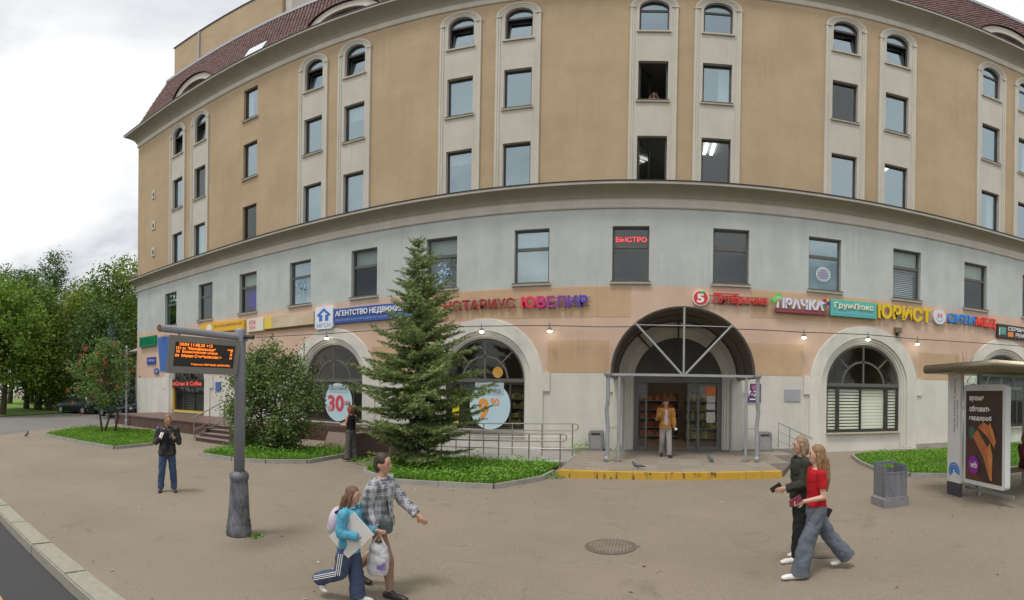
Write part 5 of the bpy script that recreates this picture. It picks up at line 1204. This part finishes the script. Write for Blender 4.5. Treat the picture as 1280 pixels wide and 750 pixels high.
tag(tw.build('shoots', M_BARK, SHB), kind='stuff'); tag(f.build('shoot_leaves', M_SHRB, SHB), kind='stuff')
# rowan with orange berries
M_ROW = mat('rowan_leaf', (.135, .225, .05), .65, island=.5, trans=.3)
RW = leafy('rowan_tree', 'small rowan tree with orange berry bunches on the corner lawn', (-20.3, 9.9, gz(9.9) + .05), 4.6, (2.75, 1.55, 1.3, 1.65), 70, 85, .13, M_ROW, 91, .055, stems=3, spread=.46, holes=.15, lean=(-.2, 0))
rn = random.Random(8); f = MB()
for k in range(42):
    p = Vector((rn.gauss(-.2, .8), rn.gauss(-.35, .65), 2.6 + rn.gauss(0, .8)))
    for _ in range(14): f.ball(p + Vector((rn.gauss(0, .06), rn.gauss(0, .06), rn.gauss(0, .045))), .022, 5, 4)
tag(f.build('berries', mat('rowan_berry', (.42, .10, .025), .5, island=.3), RW), kind='stuff')
# bare sapling behind the shelter
SP = thing('bare_sapling', 'leafless thin sapling behind the bus shelter roof', 'tree', (8.6, 11.4, gz(11)))
q = MB(); rn = random.Random(5); q.tube([(0, 0, 0), (.05, 0, 1.6), (0, 0, 2.9)], [.03, .02, .012], 6)
for k in range(16):
    z = rn.uniform(1.2, 2.9); a = rn.uniform(0, 2 * PI); l = rn.uniform(.5, 1.1); p = Vector((.02, 0, z)); e_ = p + Vector((math.cos(a) * l * .5, math.sin(a) * l * .5, l)); md = p.lerp(e_, .5) + Vector((math.cos(a), math.sin(a), 0)) * .08
    q.tube([p, md, e_], [.008, .005, .002], 4, False); q.tube([md, md + Vector((rn.gauss(0, .2), rn.gauss(0, .2), .4))], [.004, .002], 4, False)
q.build('stem', M_BARK, SP)
# weeds along wall feet and the lamp post
def tuft(x, y, z, r, h, n_, seed, lab):
    rn = random.Random(seed); g = MB()
    for _ in range(n_):
        a = rn.uniform(0, 2 * PI); d_ = r * math.sqrt(rn.random()); p = Vector((x + d_ * math.cos(a), y + d_ * math.sin(a), z + h * rn.random() * (1 - d_ / r * .6))); u = Vector((rn.gauss(0, 1), rn.gauss(0, 1), rn.uniform(-.2, 1))).normalized(); v = u.orthogonal().normalized(); l = rn.uniform(.03, .07)
        g.add([p, p + u * l * .5 + v * l * .3, p + u * l, p + u * l * .5 - v * l * .3], [(0, 1, 2, 3)])
    tag(g.build('weed_tuft', M_GRASS2), lab, 'weeds', kind='stuff')
tuft(-2.2, 16.2, .2, .35, .6, 260, 1, 'green weeds at the wall between ramp railing and litter bin')
tuft(-.95, 16.35, .3, .12, .35, 80, 2, 'tiny weed at the foot of the left arch pier')
tuft(-2.3, 11.75, .12, .28, .18, 200, 3, 'weeds at the corner of the yellow kerb')
tuft(-7.6, 11.9, .1, .6, .3, 420, 4, 'weeds spilling over the lawn kerb beside the red haired woman')
tuft(-5.15, 4.95, .0, .13, .05, 70, 5, 'little weeds at the foot of the arrivals board post')
tuft(4.15, 16.3, .3, .15, .25, 90, 6, 'small weeds beside the litter bin under the hours sign')

# tree copies added out of view across the road to darken shop window reflections
src_ = [o for o in COL.objects if o.name.startswith('broadleaf_tree') and o.parent is None]
for k, (x, y) in enumerate(((-34, -24), (-22, -20), (-9, -23), (3, -21), (15, -24), (27, -21))):
    o = copy_tree(src_[(k * 3) % len(src_)]); o.location = (x, y, -.1); o.rotation_euler.z = k * 1.3
    o['label'] = 'tree added out of view across the road for shop window reflections'; o['group'] = 'trees added for window reflections'
# ================================================================ people
def remesh(b, vox, name, m, parent, smooth=4, disp=0, dsize=.12):
    me = bpy.data.meshes.new(name); me.from_pydata(b.v, [], b.f)
    o = bpy.data.objects.new(name, me); COL.objects.link(o)
    r = o.modifiers.new('r', 'REMESH'); r.mode = 'VOXEL'; r.voxel_size = vox; r.use_smooth_shade = True
    s = o.modifiers.new('s', 'SMOOTH'); s.iterations = smooth; s.factor = .5
    if disp:
        tx = bpy.data.textures.get('folds%d' % int(dsize * 1000)) or bpy.data.textures.new('folds%d' % int(dsize * 1000), 'CLOUDS'); tx.noise_scale = dsize
        d = o.modifiers.new('d', 'DISPLACE'); d.texture = tx; d.strength = disp; d.mid_level = .5; d.texture_coords = 'LOCAL'
        tx2 = bpy.data.textures.get('creases')
        if tx2 is None: tx2 = bpy.data.textures.new('creases', 'MARBLE'); tx2.noise_scale = .16; tx2.turbulence = 9; tx2.marble_type = 'SHARP'; tx2.noise_depth = 1
        if disp > .009: d2 = o.modifiers.new('d2', 'DISPLACE'); d2.texture = tx2; d2.strength = disp * .55; d2.mid_level = .5; d2.texture_coords = 'LOCAL'
    dg = bpy.context.evaluated_depsgraph_get(); dg.update()
    nm = bpy.data.meshes.new_from_object(o.evaluated_get(dg)); bpy.data.objects.remove(o); bpy.data.meshes.remove(me)
    nm.name = name; nm.materials.clear()
    return link(name, nm, m, parent, True)
TORSO = [(.84, .085, .13), (.92, .115, .165), (1.0, .112, .158), (1.1, .095, .135), (1.22, .105, .148), (1.34, .112, .168), (1.42, .095, .165), (1.465, .07, .11), (1.5, .05, .06)]
def person(lab, loc, rz, h, legs, arms, top, pants, shoes, hair, skin=(.50, .29, .20), lean=.0, head=(0, 0), vox=.009, female=False, cap=None, bare_arms=False, under=None):
    S_ = h / 1.75
    root = thing('person', lab, 'person', loc, rz)
    def le(p):        # lean of the upper body about the hips
        p = Vector(p)
        if p.z <= .92: return p
        d = p.z - .92; return Vector((p.x * math.cos(lean) + d * math.sin(lean), p.y, .92 + d * math.cos(lean) - p.x * math.sin(lean)))
    J = {}
    for i, (th, kn, ft, ab) in enumerate(legs):
        s = 1 if i == 0 else -1
        hip = Vector((0, s * .085, .92)); k = hip + Vector((math.sin(th), s * math.sin(ab) * math.cos(th), -math.cos(th) * math.cos(ab))) * .44
        a = k + Vector((math.sin(th - kn), s * math.sin(ab) * .8 * math.cos(th - kn), -math.cos(th - kn))) * .40
        toe = a + Vector((math.cos(ft), s * .12, -math.sin(ft))).normalized() * .17 + Vector((0, 0, -.045)); heel = a + Vector((-math.cos(ft) * .05, 0, math.sin(ft) * .05 - .05))
        J['L%d' % i] = (hip, k, a, toe, heel)
    dz = -min(min(J[q][3].z, J[q][4].z) - .028 for q in ('L0', 'L1'))
    if loc[2] is None: pass
    for i, (p, ab, el, inw) in enumerate(arms):
        s = 1 if i == 0 else -1; w = .175 if female else .195
        sh = le((0, s * w, 1.415)); P = p + lean * .5
        e_ = sh + Vector((math.sin(P) * math.cos(ab), s * math.sin(ab), -math.cos(P) * math.cos(ab))) * .285
        q = P + el; hd = Vector((math.sin(q) * math.cos(inw), -s * math.sin(inw) + s * math.sin(ab) * .4, -math.cos(q))).normalized()
        wr = e_ + hd * .25; J['A%d' % i] = (sh, e_, wr, hd, s)
    T = lambda v: Vector((v.x, v.y, v.z + dz)) * S_
    def tubeb(b, a, c, r0, r1, ball0=True, ball1=True, n=12):
        b.tube([T(a), T(c)], [r0 * S_, r1 * S_], n)
        if ball0: b.ball(T(a), r0 * S_, n, 8)
        if ball1: b.ball(T(c), r1 * S_, n, 8)
    def loft(b, rings, grow, n=18):
        vs = []
        for z, rx, ry in rings:
            for j in range(n):
                a = 2 * PI * j / n; vs.append(T(le((math.cos(a) * (rx + grow), math.sin(a) * (ry * (.93 if female else 1) + grow), z))))
        k = len(rings); b.add(vs, [(i * n + j, i * n + (j + 1) % n, (i + 1) * n + (j + 1) % n, (i + 1) * n + j) for i in range(k - 1) for j in range(n)] + [tuple(range(n - 1, -1, -1)), tuple(range((k - 1) * n, k * n))])
    # ---- body: one continuous surface
    b = MB(); loft(b, TORSO, -.012)
    nk = le((.0, 0, 1.46)); hc0 = le((.015, 0, 1.60))
    HM = Matrix.Translation(T(nk)) @ Matrix.Rotation(head[0], 4, 'Z') @ Matrix.Rotation(head[1] + lean * .3, 4, 'Y')
    hl = lambda x, y, z: HM @ (Vector((x, y, z)) * S_)
    hr = HM.to_3x3().to_4x4()
    b.tube([T(le((-.01, 0, 1.43))), hl(.012, 0, .12)], [.058 * S_, .05 * S_], 12)
    b.ball(hl(.012, 0, .19), (.094 * S_, .074 * S_, .112 * S_), 16, 12, hr); b.ball(hl(.035, 0, .13), (.062 * S_, .055 * S_, .07 * S_), 12, 8, hr)
    b.ball(hl(.108, 0, .165), (.018 * S_, .013 * S_, .024 * S_), 8, 6, hr)
    for s in (-1, 1): b.ball(hl(.0, s * .074, .17), (.018 * S_, .012 * S_, .03 * S_), 8, 6, hr)
    for i in (0, 1):
        hip, k, a, toe, heel = J['L%d' % i]
        tubeb(b, hip, k, .078, .052); tubeb(b, k, a, .052, .036); b.ball(T(k.lerp(a, .3) + Vector((-.012, 0, 0))), (.05 * S_, .05 * S_, .1 * S_), 10, 8)
        tubeb(b, heel, toe, .03, .025)
        sh, e_, wr, hd, s = J['A%d' % i]
        tubeb(b, sh, e_, .048, .037); tubeb(b, e_, wr, .038, .026)
        # hand: palm, four fingers of different length, thumb off the side
        o1 = hd.cross(Vector((0, 1, 0))); o1 = (o1 if o1.length > .3 else hd.orthogonal()).normalized(); o2 = hd.cross(o1).normalized()
        pc = wr + hd * .05; M3 = Matrix((hd, o1, o2)).transposed().to_4x4()
        b.ball(T(pc), (.052 * S_, .040 * S_, .018 * S_), 12, 8, M3)
        for q, (off, l) in enumerate(((-.028, .052), (-.010, .062), (.010, .058), (.027, .045))):
            r0 = wr + hd * .088 + o1 * off; cu = -o2 * s * .3 + Vector((0, 0, 0)); m1 = r0 + (hd + cu).normalized() * l * .6; m2 = m1 + (hd * .5 + cu * 3).normalized() * l * .6
            b.tube([T(r0 - hd * .02), T(m1), T(m2)], [.0095 * S_, .009 * S_, .0075 * S_], 8); b.ball(T(m2), .0075 * S_, 8, 6)
        t0 = wr + hd * .03 - o1 * .03; t1 = t0 + (hd * .7 - o1 * .7).normalized() * .035; t2 = t1 + (hd * .95 - o1 * .2).normalized() * .03
        b.tube([T(t0), T(t1), T(t2)], [.012 * S_, .011 * S_, .009 * S_], 8); b.ball(T(t2), .009 * S_, 8, 6)
    sk = mat('skin_%d' % int(skin[0] * 100), skin, .6, var=.1, scale=9)
    body = remesh(b, vox * .8, 'body', sk, root, 3)
    for s in (-1, 1):
        q = MB(); q.ball(hl(.098, s * .03, .197), (.008 * S_, .012 * S_, .006 * S_), 8, 6, hr); q.build('eye', mat('eye_dark', (.03, .02, .015), .4), root, True)
        q = MB(); q.ball(hl(.1, s * .032, .222), (.008 * S_, .018 * S_, .004 * S_), 8, 6, hr); q.build('eyebrow', mat('brow', (.06, .035, .02), .8), root, True)
    q = MB(); q.ball(hl(.096, 0, .118), (.008 * S_, .022 * S_, .006 * S_), 8, 6, hr); q.build('mouth', mat('lips', (.36, .12, .10), .5), root, True)
    # ---- clothes
    def sleeves(b, kind, g):
        for i in (0, 1):
            sh, e_, wr, hd, s = J['A%d' % i]
            if kind == 'short': tubeb(b, sh, sh.lerp(e_, .62), .058 + g, .056 + g, True, False)
            if kind == 'long': tubeb(b, sh, e_, .054 + g, .046 + g); tubeb(b, e_, wr - hd * .012, .046 + g, .036 + g, True, False)
    kind, hem, g, tm = top
    b = MB(); rings = [r for r in TORSO if hem < r[0] < 1.46]
    hr_ = [r for r in TORSO if r[0] >= .84]; f = next((r for r in hr_ if r[0] >= hem), hr_[0])
    rings = [(hem, max(f[1], .105) + g * .6, max(f[2], .15) + g * .6)] + rings + [(1.462, .07, .105)]
    loft(b, rings, .012 + g); sleeves(b, kind, g)
    if kind != 'none': 
        sh0, sh1 = J['A0'][0], J['A1'][0]; tubeb(b, sh0, sh1, .05 + g * .7, .05 + g * .7)
    remesh(b, vox, 'top' if kind != 'none' else 'vest', tm, root, 4, .024 if g > .004 else .010, .09)
    if kind != 'none' and g > .01:
        b = MB(); b.tube([T(le((.085 * math.cos(a) + .005, .085 * math.sin(a), 1.475 + .012 * math.cos(a)))) for a in [.35 + i * (2 * PI - .7) / 14 for i in range(15)]], .014 * S_, 8); b.build('collar', tm, root, True)
    if under:
        b = MB(); loft(b, [(.96, .128 + g, .095), (1.2, .128 + g, .095), (1.36, .128 + g, .08), (1.44, .108, .06)], .008); o = remesh(b, vox, 'undershirt', under, root, 3)
    pk, pg, pm = pants
    b = MB(); loft(b, [(.80, .09, .13), (.86, .11, .16), (.95, .118, .168), (1.03, .108, .152)], .008 + pg * .3)
    for i in (0, 1):
        hip, k, a, toe, heel = J['L%d' % i]
        if pk == 'wide': tubeb(b, hip, k, .105, .10); b.tube([T(k), T(a + Vector((0, 0, -.035)))], [.10 * S_, .115 * S_], 14)
        elif pk == 'tight': tubeb(b, hip, k, .092, .060); b.tube([T(k), T(k.lerp(a, .3) + Vector((-.012, 0, 0))), T(a + Vector((0, 0, .03)))], [.060 * S_, .062 * S_, .043 * S_], 14)
        else: tubeb(b, hip, k, .098, .075 + pg); b.tube([T(k), T(a + Vector((0, 0, -.02)))], [.075 * S_ + pg * S_, .066 * S_ + pg * S_], 14)
    remesh(b, vox, 'trousers', pm, root, 4, .022 if pk == 'wide' else (.02 if pk == 'straight' else .006), .10)
    for i in (0, 1):
        hip, k, a, toe, heel = J['L%d' % i]; b = MB()
        tubeb(b, heel + Vector((0, 0, .012)), toe + Vector((0, 0, .004)), .043, .040); b.ball(T(heel.lerp(toe, .3) + Vector((0, 0, .04))), (.06 * S_, .042 * S_, .045 * S_), 12, 8); b.ball(T(toe + Vector((.03, 0, 0))), (.045 * S_, .043 * S_, .032 * S_), 12, 8)
        sh_ = remesh(b, vox * .9, 'shoe', shoes, root, 3)
    hk, hm = hair
    b = MB()
    b.ball(hl(-.014, 0, .215), (.103 * S_, .085 * S_, .106 * S_), 16, 12, hr)
    if hk == 'short': b.ball(hl(-.04, 0, .165), (.075 * S_, .08 * S_, .09 * S_), 14, 10, hr)
    if hk in ('long', 'bob'):
        b.ball(hl(-.05, 0, .15), (.075 * S_, .09 * S_, .12 * S_), 14, 10, hr)
        for s in (-1, 1): b.tube([hl(.01, s * .075, .2), hl(-.0, s * .085, .08), hl(-.03, s * .08, -.02 if hk == 'bob' else -.14)], [.025 * S_, .028 * S_, .018 * S_], 8)
        if hk == 'long': b.tube([hl(-.07, 0, .14), hl(-.1, 0, .0), hl(-.115, 0, -.14), hl(-.12, 0, -.30)], [.085 * S_, .08 * S_, .07 * S_, .03 * S_], 12)
    # the face stays free: hair in front of the brow is cut back by the head itself
    remesh(b, vox * .9, 'hair', hm, root, 3, .01, .04)
    if cap:
        b = MB(); b.ball(hl(0, 0, .235), (.112 * S_, .092 * S_, .085 * S_), 16, 10, hr); b.ball(hl(.12, 0, .235), (.06 * S_, .07 * S_, .012 * S_), 12, 6, hr); remesh(b, vox * .9, 'cap', cap, root, 3)
    MW = Matrix.Translation(Vector(loc)) @ Matrix.Rotation(rz, 4, 'Z')
    W = {}
    for i in (0, 1):
        sh, e_, wr, hd, s = J['A%d' % i]; W['hand%d' % i] = MW @ T(wr + hd * .085)
    W['T'] = lambda x, y, z: MW @ T(le((x, y, z))); W['root'] = root; W['J'] = J; W['raw'] = T
    return W
def cloth(n_, c, v=.22, sc=6): return mat(n_, c, .92, var=v, scale=sc, bump=.9, bscale=11, detail=8, stretch=(1, 1, .55), spec=.2)
def held(name, lab, cat, b, m, loc, rot=(0, 0, 0)):
    o = b.build(name, m); o.location = loc; o.rotation_euler = rot; return tag(o, lab, cat)
M_WSH = mat('white_sneaker', (.72, .70, .66), .6, var=.08); M_BSH = mat('black_shoe', (.02, .02, .02), .5)
M_LEA = mat('black_leather', (.022, .02, .019), .35, var=.3, scale=8, bump=.4, bscale=25)
M_JEAN = mat('blue_jeans', (.055, .10, .19), .9, col2=(.025, .05, .11), scale=5, bump=.15, bscale=120)
def hairm(n_, c): return mat(n_, c, .55, var=.45, scale=18, stretch=(3, 3, .4), bump=.3, bscale=60)
# 1 leather jacket
W = person('person in a black leather jacket and blue jeans looking down at a phone', (-8.63, 5.71, gz(5.71)), -.585, 1.66, [(.0, .03, 0, .10), (.02, .05, 0, .08)], [(.05, .22, 2.0, .55), (.1, .2, 1.95, .5)], ('long', .84, .022, M_LEA), ('straight', .004, M_JEAN), mat('brown_shoe', (.05, .03, .022), .6), ('short', hairm('hair_sand', (.30, .17, .09))), skin=(.56, .30, .21), head=(.1, .35), under=cloth('navy_tee', (.02, .02, .03)), vox=.011)
held('phone', 'dark phone held by the person in the leather jacket', 'phone', MB().box(-.035, .035, -.005, .005, -.07, .07), M_BLACK, W['hand0'] + Vector((.02, -.03, .03)), (-.6, .2, .6))
held('phone', 'second pale phone held by the person in the leather jacket', 'phone', MB().box(-.035, .035, -.005, .005, -.06, .06), mat('phone_case_pale', (.5, .5, .48), .5), W['hand1'] + Vector((.02, -.03, .03)), (-.6, .2, .6))
# 2 girl
M_SKB = cloth('sky_blue_shirt', (.10, .36, .50))
M_TRK = cloth('navy_track', (.07, .095, .165))
W = person('child in a light blue shirt and navy track trousers walking with a folder', (-2.80, 3.98, 0), 0.05, 1.27, [(.16, .08, .0, .03), (-.12, 1.05, .9, .03)], [(.2, .1, 1.3, .3), (-.12, .12, 1.55, .35)], ('long', .80, .022, M_SKB), ('wide', 0, M_TRK), M_WSH, ('long', hairm('hair_chestnut', (.17, .085, .04))), skin=(.52, .30, .22), head=(.1, .05), lean=.10)
g1 = W
held('paper_folder', 'white paper folder held against the light blue shirt', 'folder', MB().box(-.15, .15, -.006, .006, -.2, .2), mat('folder_white', (.60, .585, .55), .7, var=.06), W['T'](.13, -.16, 1.12), (.0, .75, .12))
q = MB(); q.ball((0, 0, 0), (.085, .13, .17), 14, 10); q.ball((-.03, 0, -.06), (.075, .11, .09), 12, 8)
bp = thing('backpack', 'small pale lilac backpack on the back of the child', 'backpack', W['T'](-.20, 0, 1.2), .05); remesh(q, .01, 'bag', mat('lilac_nylon', (.55, .50, .60), .6, var=.15, scale=8), bp, 3)
for s in (-1, 1): MB().tube([(.02, s * .08, .12), (.10, s * .09, .17), (.17, s * .09, .14), (.2, s * .085, .0)], .013, 6).build('strap', M_BLACK, bp)
# stripes down the trailing trouser leg
hip, k, a, toe, heel = W['J']['L1']; T_ = W['raw']
for dy in (-.006, .016, .038):
    b = MB(); P0, P1, P2 = T_(hip.lerp(k, .25)), T_(k), T_(a)
    off = Vector((dy, -.079, 0)); off2 = Vector((0, -.083, dy))
    b.tube([P0 + off, P1 + off * 1.0], .004, 6); b.tube([P1 + off2, P2 + off2], .004, 6); b.build('stripe', M_WPLA, W['root'])
# 3 plaid woman
M_PLD = bpy.data.materials.new('plaid_cotton'); M_PLD.use_nodes = True; t = M_PLD.node_tree; bs = t.nodes['Principled BSDF']; bs.inputs['Roughness'].default_value = .9
co = t.nodes.new('ShaderNodeTexCoord'); acc = None
for ax, sc_ in (('Z', 13), ('X', 11), ('Y', 12)):
    for mult in (1, 3.1):
        wv = t.nodes.new('ShaderNodeTexWave'); wv.bands_direction = ax; wv.inputs['Scale'].default_value = sc_ * .30 * mult; wv.inputs['Distortion'].default_value = .6; t.links.new(co.outputs['Object'], wv.inputs['Vector'])
        rp = t.nodes.new('ShaderNodeMapRange'); rp.inputs[1].default_value = .35; rp.inputs[2].default_value = .6; rp.inputs[3].default_value = .55 if mult == 1 else .8; rp.inputs[4].default_value = 1.2; t.links.new(wv.outputs['Fac'], rp.inputs[0])
        if acc is None: acc = rp.outputs[0]
        else:
            mu = t.nodes.new('ShaderNodeMath'); mu.operation = 'MULTIPLY'; t.links.new(acc, mu.inputs[0]); t.links.new(rp.outputs[0], mu.inputs[1]); acc = mu.outputs[0]
cm = t.nodes.new('ShaderNodeMixRGB'); cm.inputs[1].default_value = (.05, .06, .085, 1); cm.inputs[2].default_value = (.42, .43, .45, 1); t.links.new(acc, cm.inputs[0]); t.links.new(cm.outputs[0], bs.inputs['Base Color'])
M_LEG = cloth('taupe_leggings', (.27, .175, .125), .12)
W = person('person in a grey plaid shirt and brown leggings striding along', (-2.66, 4.36, gz(4.36)), 0.0, 1.60, [(-.30, .42, .45, .02), (.42, .36, -.02, .02)], [(.62, .12, .28, .1), (-.25, .16, .75, .1)], ('long', .83, .026, M_PLD), ('tight', 0, M_LEG), M_BSH, ('short', hairm('hair_dark', (.055, .032, .022))), skin=(.50, .28, .19), head=(.0, .05), lean=.03, female=True)
hb = thing('crossbody_bag', 'grey green crossbody bag hanging on the plaid shirt', 'bag', W['T'](.16, -.13, .98), .2)
q = MB(); q.ball((0, 0, 0), (.075, .055, .10), 14, 10); q.box(-.06, .06, -.045, .045, -.09, .05); remesh(q, .009, 'bag', mat('bag_green', (.075, .105, .10), .5, var=.2), hb, 4)
MB().tube([(.02, .02, .08), (-.05, .1, .4), (-.12, .2, .5)], .01, 6).build('strap', M_BLACK, hb)
pb = thing('plastic_bag', 'white plastic carrier bag hanging from the hand of the plaid shirt person', 'bag', W['hand1'], .3)
b = MB(); b.lathe([(.10, -.44), (.115, -.40), (.12, -.25), (.10, -.14), (.06, -.08)], n=16, sy=.55); remesh(b, .012, 'bag', mat('bag_plastic', (.68, .69, .72), .4, var=.12, scale=7, trans=.25), pb, 3, .03, .07)
for s in (-1, 1): MB().tube([(s * .07, 0, -.12), (s * .03, 0, -.03), (0, 0, .01)], .009, 6).build('handle', M_WPLA, pb)
b = MB(); b.box(.0, .09, -.072, -.066, -.36, -.28); b.build('print', mat('bag_print', (.5, .2, .15), .5, col2=(.05, .1, .5), scale=9), pb)
# 4 red haired woman on the brown path
W = person('person with red hair in a black vest and grey trousers reading a phone', (-8.2, 11.75, .17), PI - .2, 1.60, [(.05, .05, 0, .03), (-.04, .08, 0, .03)], [(.15, .1, 1.45, .35), (.1, .1, 1.5, .35)], ('none', .98, .006, cloth('black_vest', (.02, .02, .022))), ('wide', 0, cloth('grey_trousers', (.12, .115, .105))), M_BSH, ('bob', hairm('hair_red', (.33, .06, .025))), skin=(.60, .36, .27), head=(0, .3), vox=.012, female=True)
held('phone', 'dark phone in the hands of the red haired person', 'phone', MB().box(-.035, .035, -.006, .006, -.07, .07), M_BLACK, W['hand0'] + Vector((-.03, .02, .03)), (-.4, .5, .2))
# 5 man leaving the shop
W = person('person in an ochre jacket and pale grey trousers leaving the shop', (.55, 14.87, .303), -PI / 2 + .05, 1.80, [(.16, .08, 0, .03), (-.12, .3, .2, .03)], [(.12, .14, .45, .05), (.0, .2, 2.1, .3)], ('long', .86, .02, cloth('ochre_jacket', (.40, .19, .05))), ('straight', .006, cloth('pale_trousers', (.37, .35, .34), .1)), M_BSH, ('short', hairm('hair_dark2', (.04, .03, .025))), skin=(.50, .26, .19), cap=cloth('dark_cap', (.06, .058, .055)), under=cloth('pink_tee', (.50, .42, .42), .1), vox=.012)
held('paper_cup', 'small white cup in the hand of the person leaving the shop', 'cup', MB().lathe([(.025, -.05), (.035, .05)], n=12), M_WPLA, W['hand0'] + Vector((.03, -.05, 0)), (1.2, 0, .4))
# 6 woman in dark clothes
W = person('person in dark olive clothes and black trousers with white sneakers', (1.97, 6.02, gz(6.0)), PI + .08, 1.67, [(.16, .1, 0, .02), (-.06, .12, .0, .02)], [(.18, .12, 1.2, .25), (-.15, .12, .35, .1)], ('long', .80, .028, cloth('dark_olive', (.045, .05, .038))), ('straight', .012, cloth('black_trousers', (.022, .024, .024))), M_WSH, ('bob', hairm('hair_fair', (.33, .22, .13))), skin=(.55, .33, .24), head=(0, .1), female=True)
held('phone', 'dark phone held in front by the person in olive clothes', 'phone', MB().box(-.035, .035, -.006, .006, -.075, .075), M_BLACK, W['hand0'] + Vector((-.04, 0, .03)), (0, 1.0, 0))
# 7 woman in red
W = person('person in a red t-shirt and wide grey blue jeans striding with a phone in hand', (1.97, 5.44, gz(5.44)), PI, 1.65, [(.36, .14, -.05, .02), (-.50, .22, .42, .02)], [(-.08, .1, 1.5, .05), (-.5, .12, .25, .0)], ('short', .985, .004, cloth('red_tee', (.45, .015, .022), .12)), ('wide', 0, mat('grey_denim', (.13, .15, .19), .9, var=.3, scale=5, bump=.15, bscale=120)), M_WSH, ('long', hairm('hair_light_brown', (.30, .17, .08))), skin=(.58, .35, .26), head=(0, .0), female=True)
held('phone', 'dark red phone held out by the person in the red t-shirt', 'phone', MB().box(-.04, .04, -.006, .006, -.075, .075), mat('phone_red', (.22, .035, .07), .4), W['hand0'] + Vector((-.03, -.02, .03)), (.2, 1.05, .2))
held('sunglasses_case', 'black case in the rear hand of the person in the red t-shirt', 'case', MB().box(-.035, .035, -.02, .02, -.07, .07), M_BLACK, W['hand1'] + Vector((.02, 0, -.03)), (0, .5, 0))
# 8 at the open window, 9 on the shelter bench
person('person leaning on the sill of an open upper window', (0.06, BY + .95, 13.0), -PI / 2, 1.55, [(0, 0, 0, .03), (0, 0, 0, .03)], [(.5, .1, 1.6, .4), (.4, .2, 2.2, .5)], ('short', .9, .01, cloth('pink_top', (.42, .22, .19))), ('straight', 0, M_TRK), M_BSH, ('bob', hairm('hair_brown', (.2, .11, .06))), skin=(.55, .33, .25), lean=.55, vox=.016, female=True)
person('person in dark clothes sitting on the shelter bench', (8.25, 8.42, gz(8.4)), -PI / 2, 1.68, [(1.45, 1.45, 0, .1), (1.45, 1.4, 0, .1)], [(.4, .1, 1.2, .3), (.4, .1, 1.2, .3)], ('long', .86, .02, cloth('maroon_coat', (.10, .025, .03))), ('straight', .004, cloth('black_trousers', (.02, .02, .02))), M_BSH, ('bob', hairm('hair_brown', (.2, .11, .06))), vox=.016, female=True)
# ---- pigeons
def pigeon(lab, loc, rz, upright=0):
    p = thing('pigeon', lab, 'pigeon', loc, rz)
    b = MB(); R = Matrix.Rotation(-upright, 4, 'Y')
    tr = lambda x, y, z: R @ Vector((x, y, z - .09)) + Vector((0, 0, .09))
    b.ball(tr(0, 0, .095), (.10, .048, .05), 12, 8, R); b.ball(tr(.06, 0, .11), (.055, .042, .048), 10, 8, R)
    b.tube([tr(.09, 0, .12), tr(.115, 0, .165), tr(.125, 0, .185)], [.034, .024, .02], 10); b.ball(tr(.13, 0, .195), (.026, .02, .021), 10, 8); b.tube([tr(.15, 0, .193), tr(.172, 0, .186)], [.007, .002], 6)
    b.tube([tr(-.07, 0, .095), tr(-.14, 0, .082), tr(-.2, 0, .07)], [.035, .026, .012], 8)
    remesh(b, .007, 'body', mat('pigeon_grey', (.10, .105, .125), .7, var=.4, scale=30), p, 3)
    for s in (-1, 1):
        q = MB(); q.ball(tr(-.02, s * .043, .1), (.1, .014, .038), 10, 6, R); q.build('wing', mat('pigeon_wing', (.16, .165, .18), .7, var=.5, scale=25), p, True)
        MB().tube([tr(.0, s * .02, .06), (.005, s * .02, .01), (.03, s * .02, .004)], .005, 5).build('leg', mat('pigeon_leg', (.35, .1, .08), .6), p)
pigeon('grey pigeon walking near the yellow platform kerb', (-.24, 12.35, .3), PI)
pigeon('grey pigeon standing near the entrance posts', (1.78, 13.75, .3), 2.1, .35)
pigeon('dark pigeon alone on the asphalt near the side lane', (-21.0, 6.4, gz(6.4)), .6, .6)
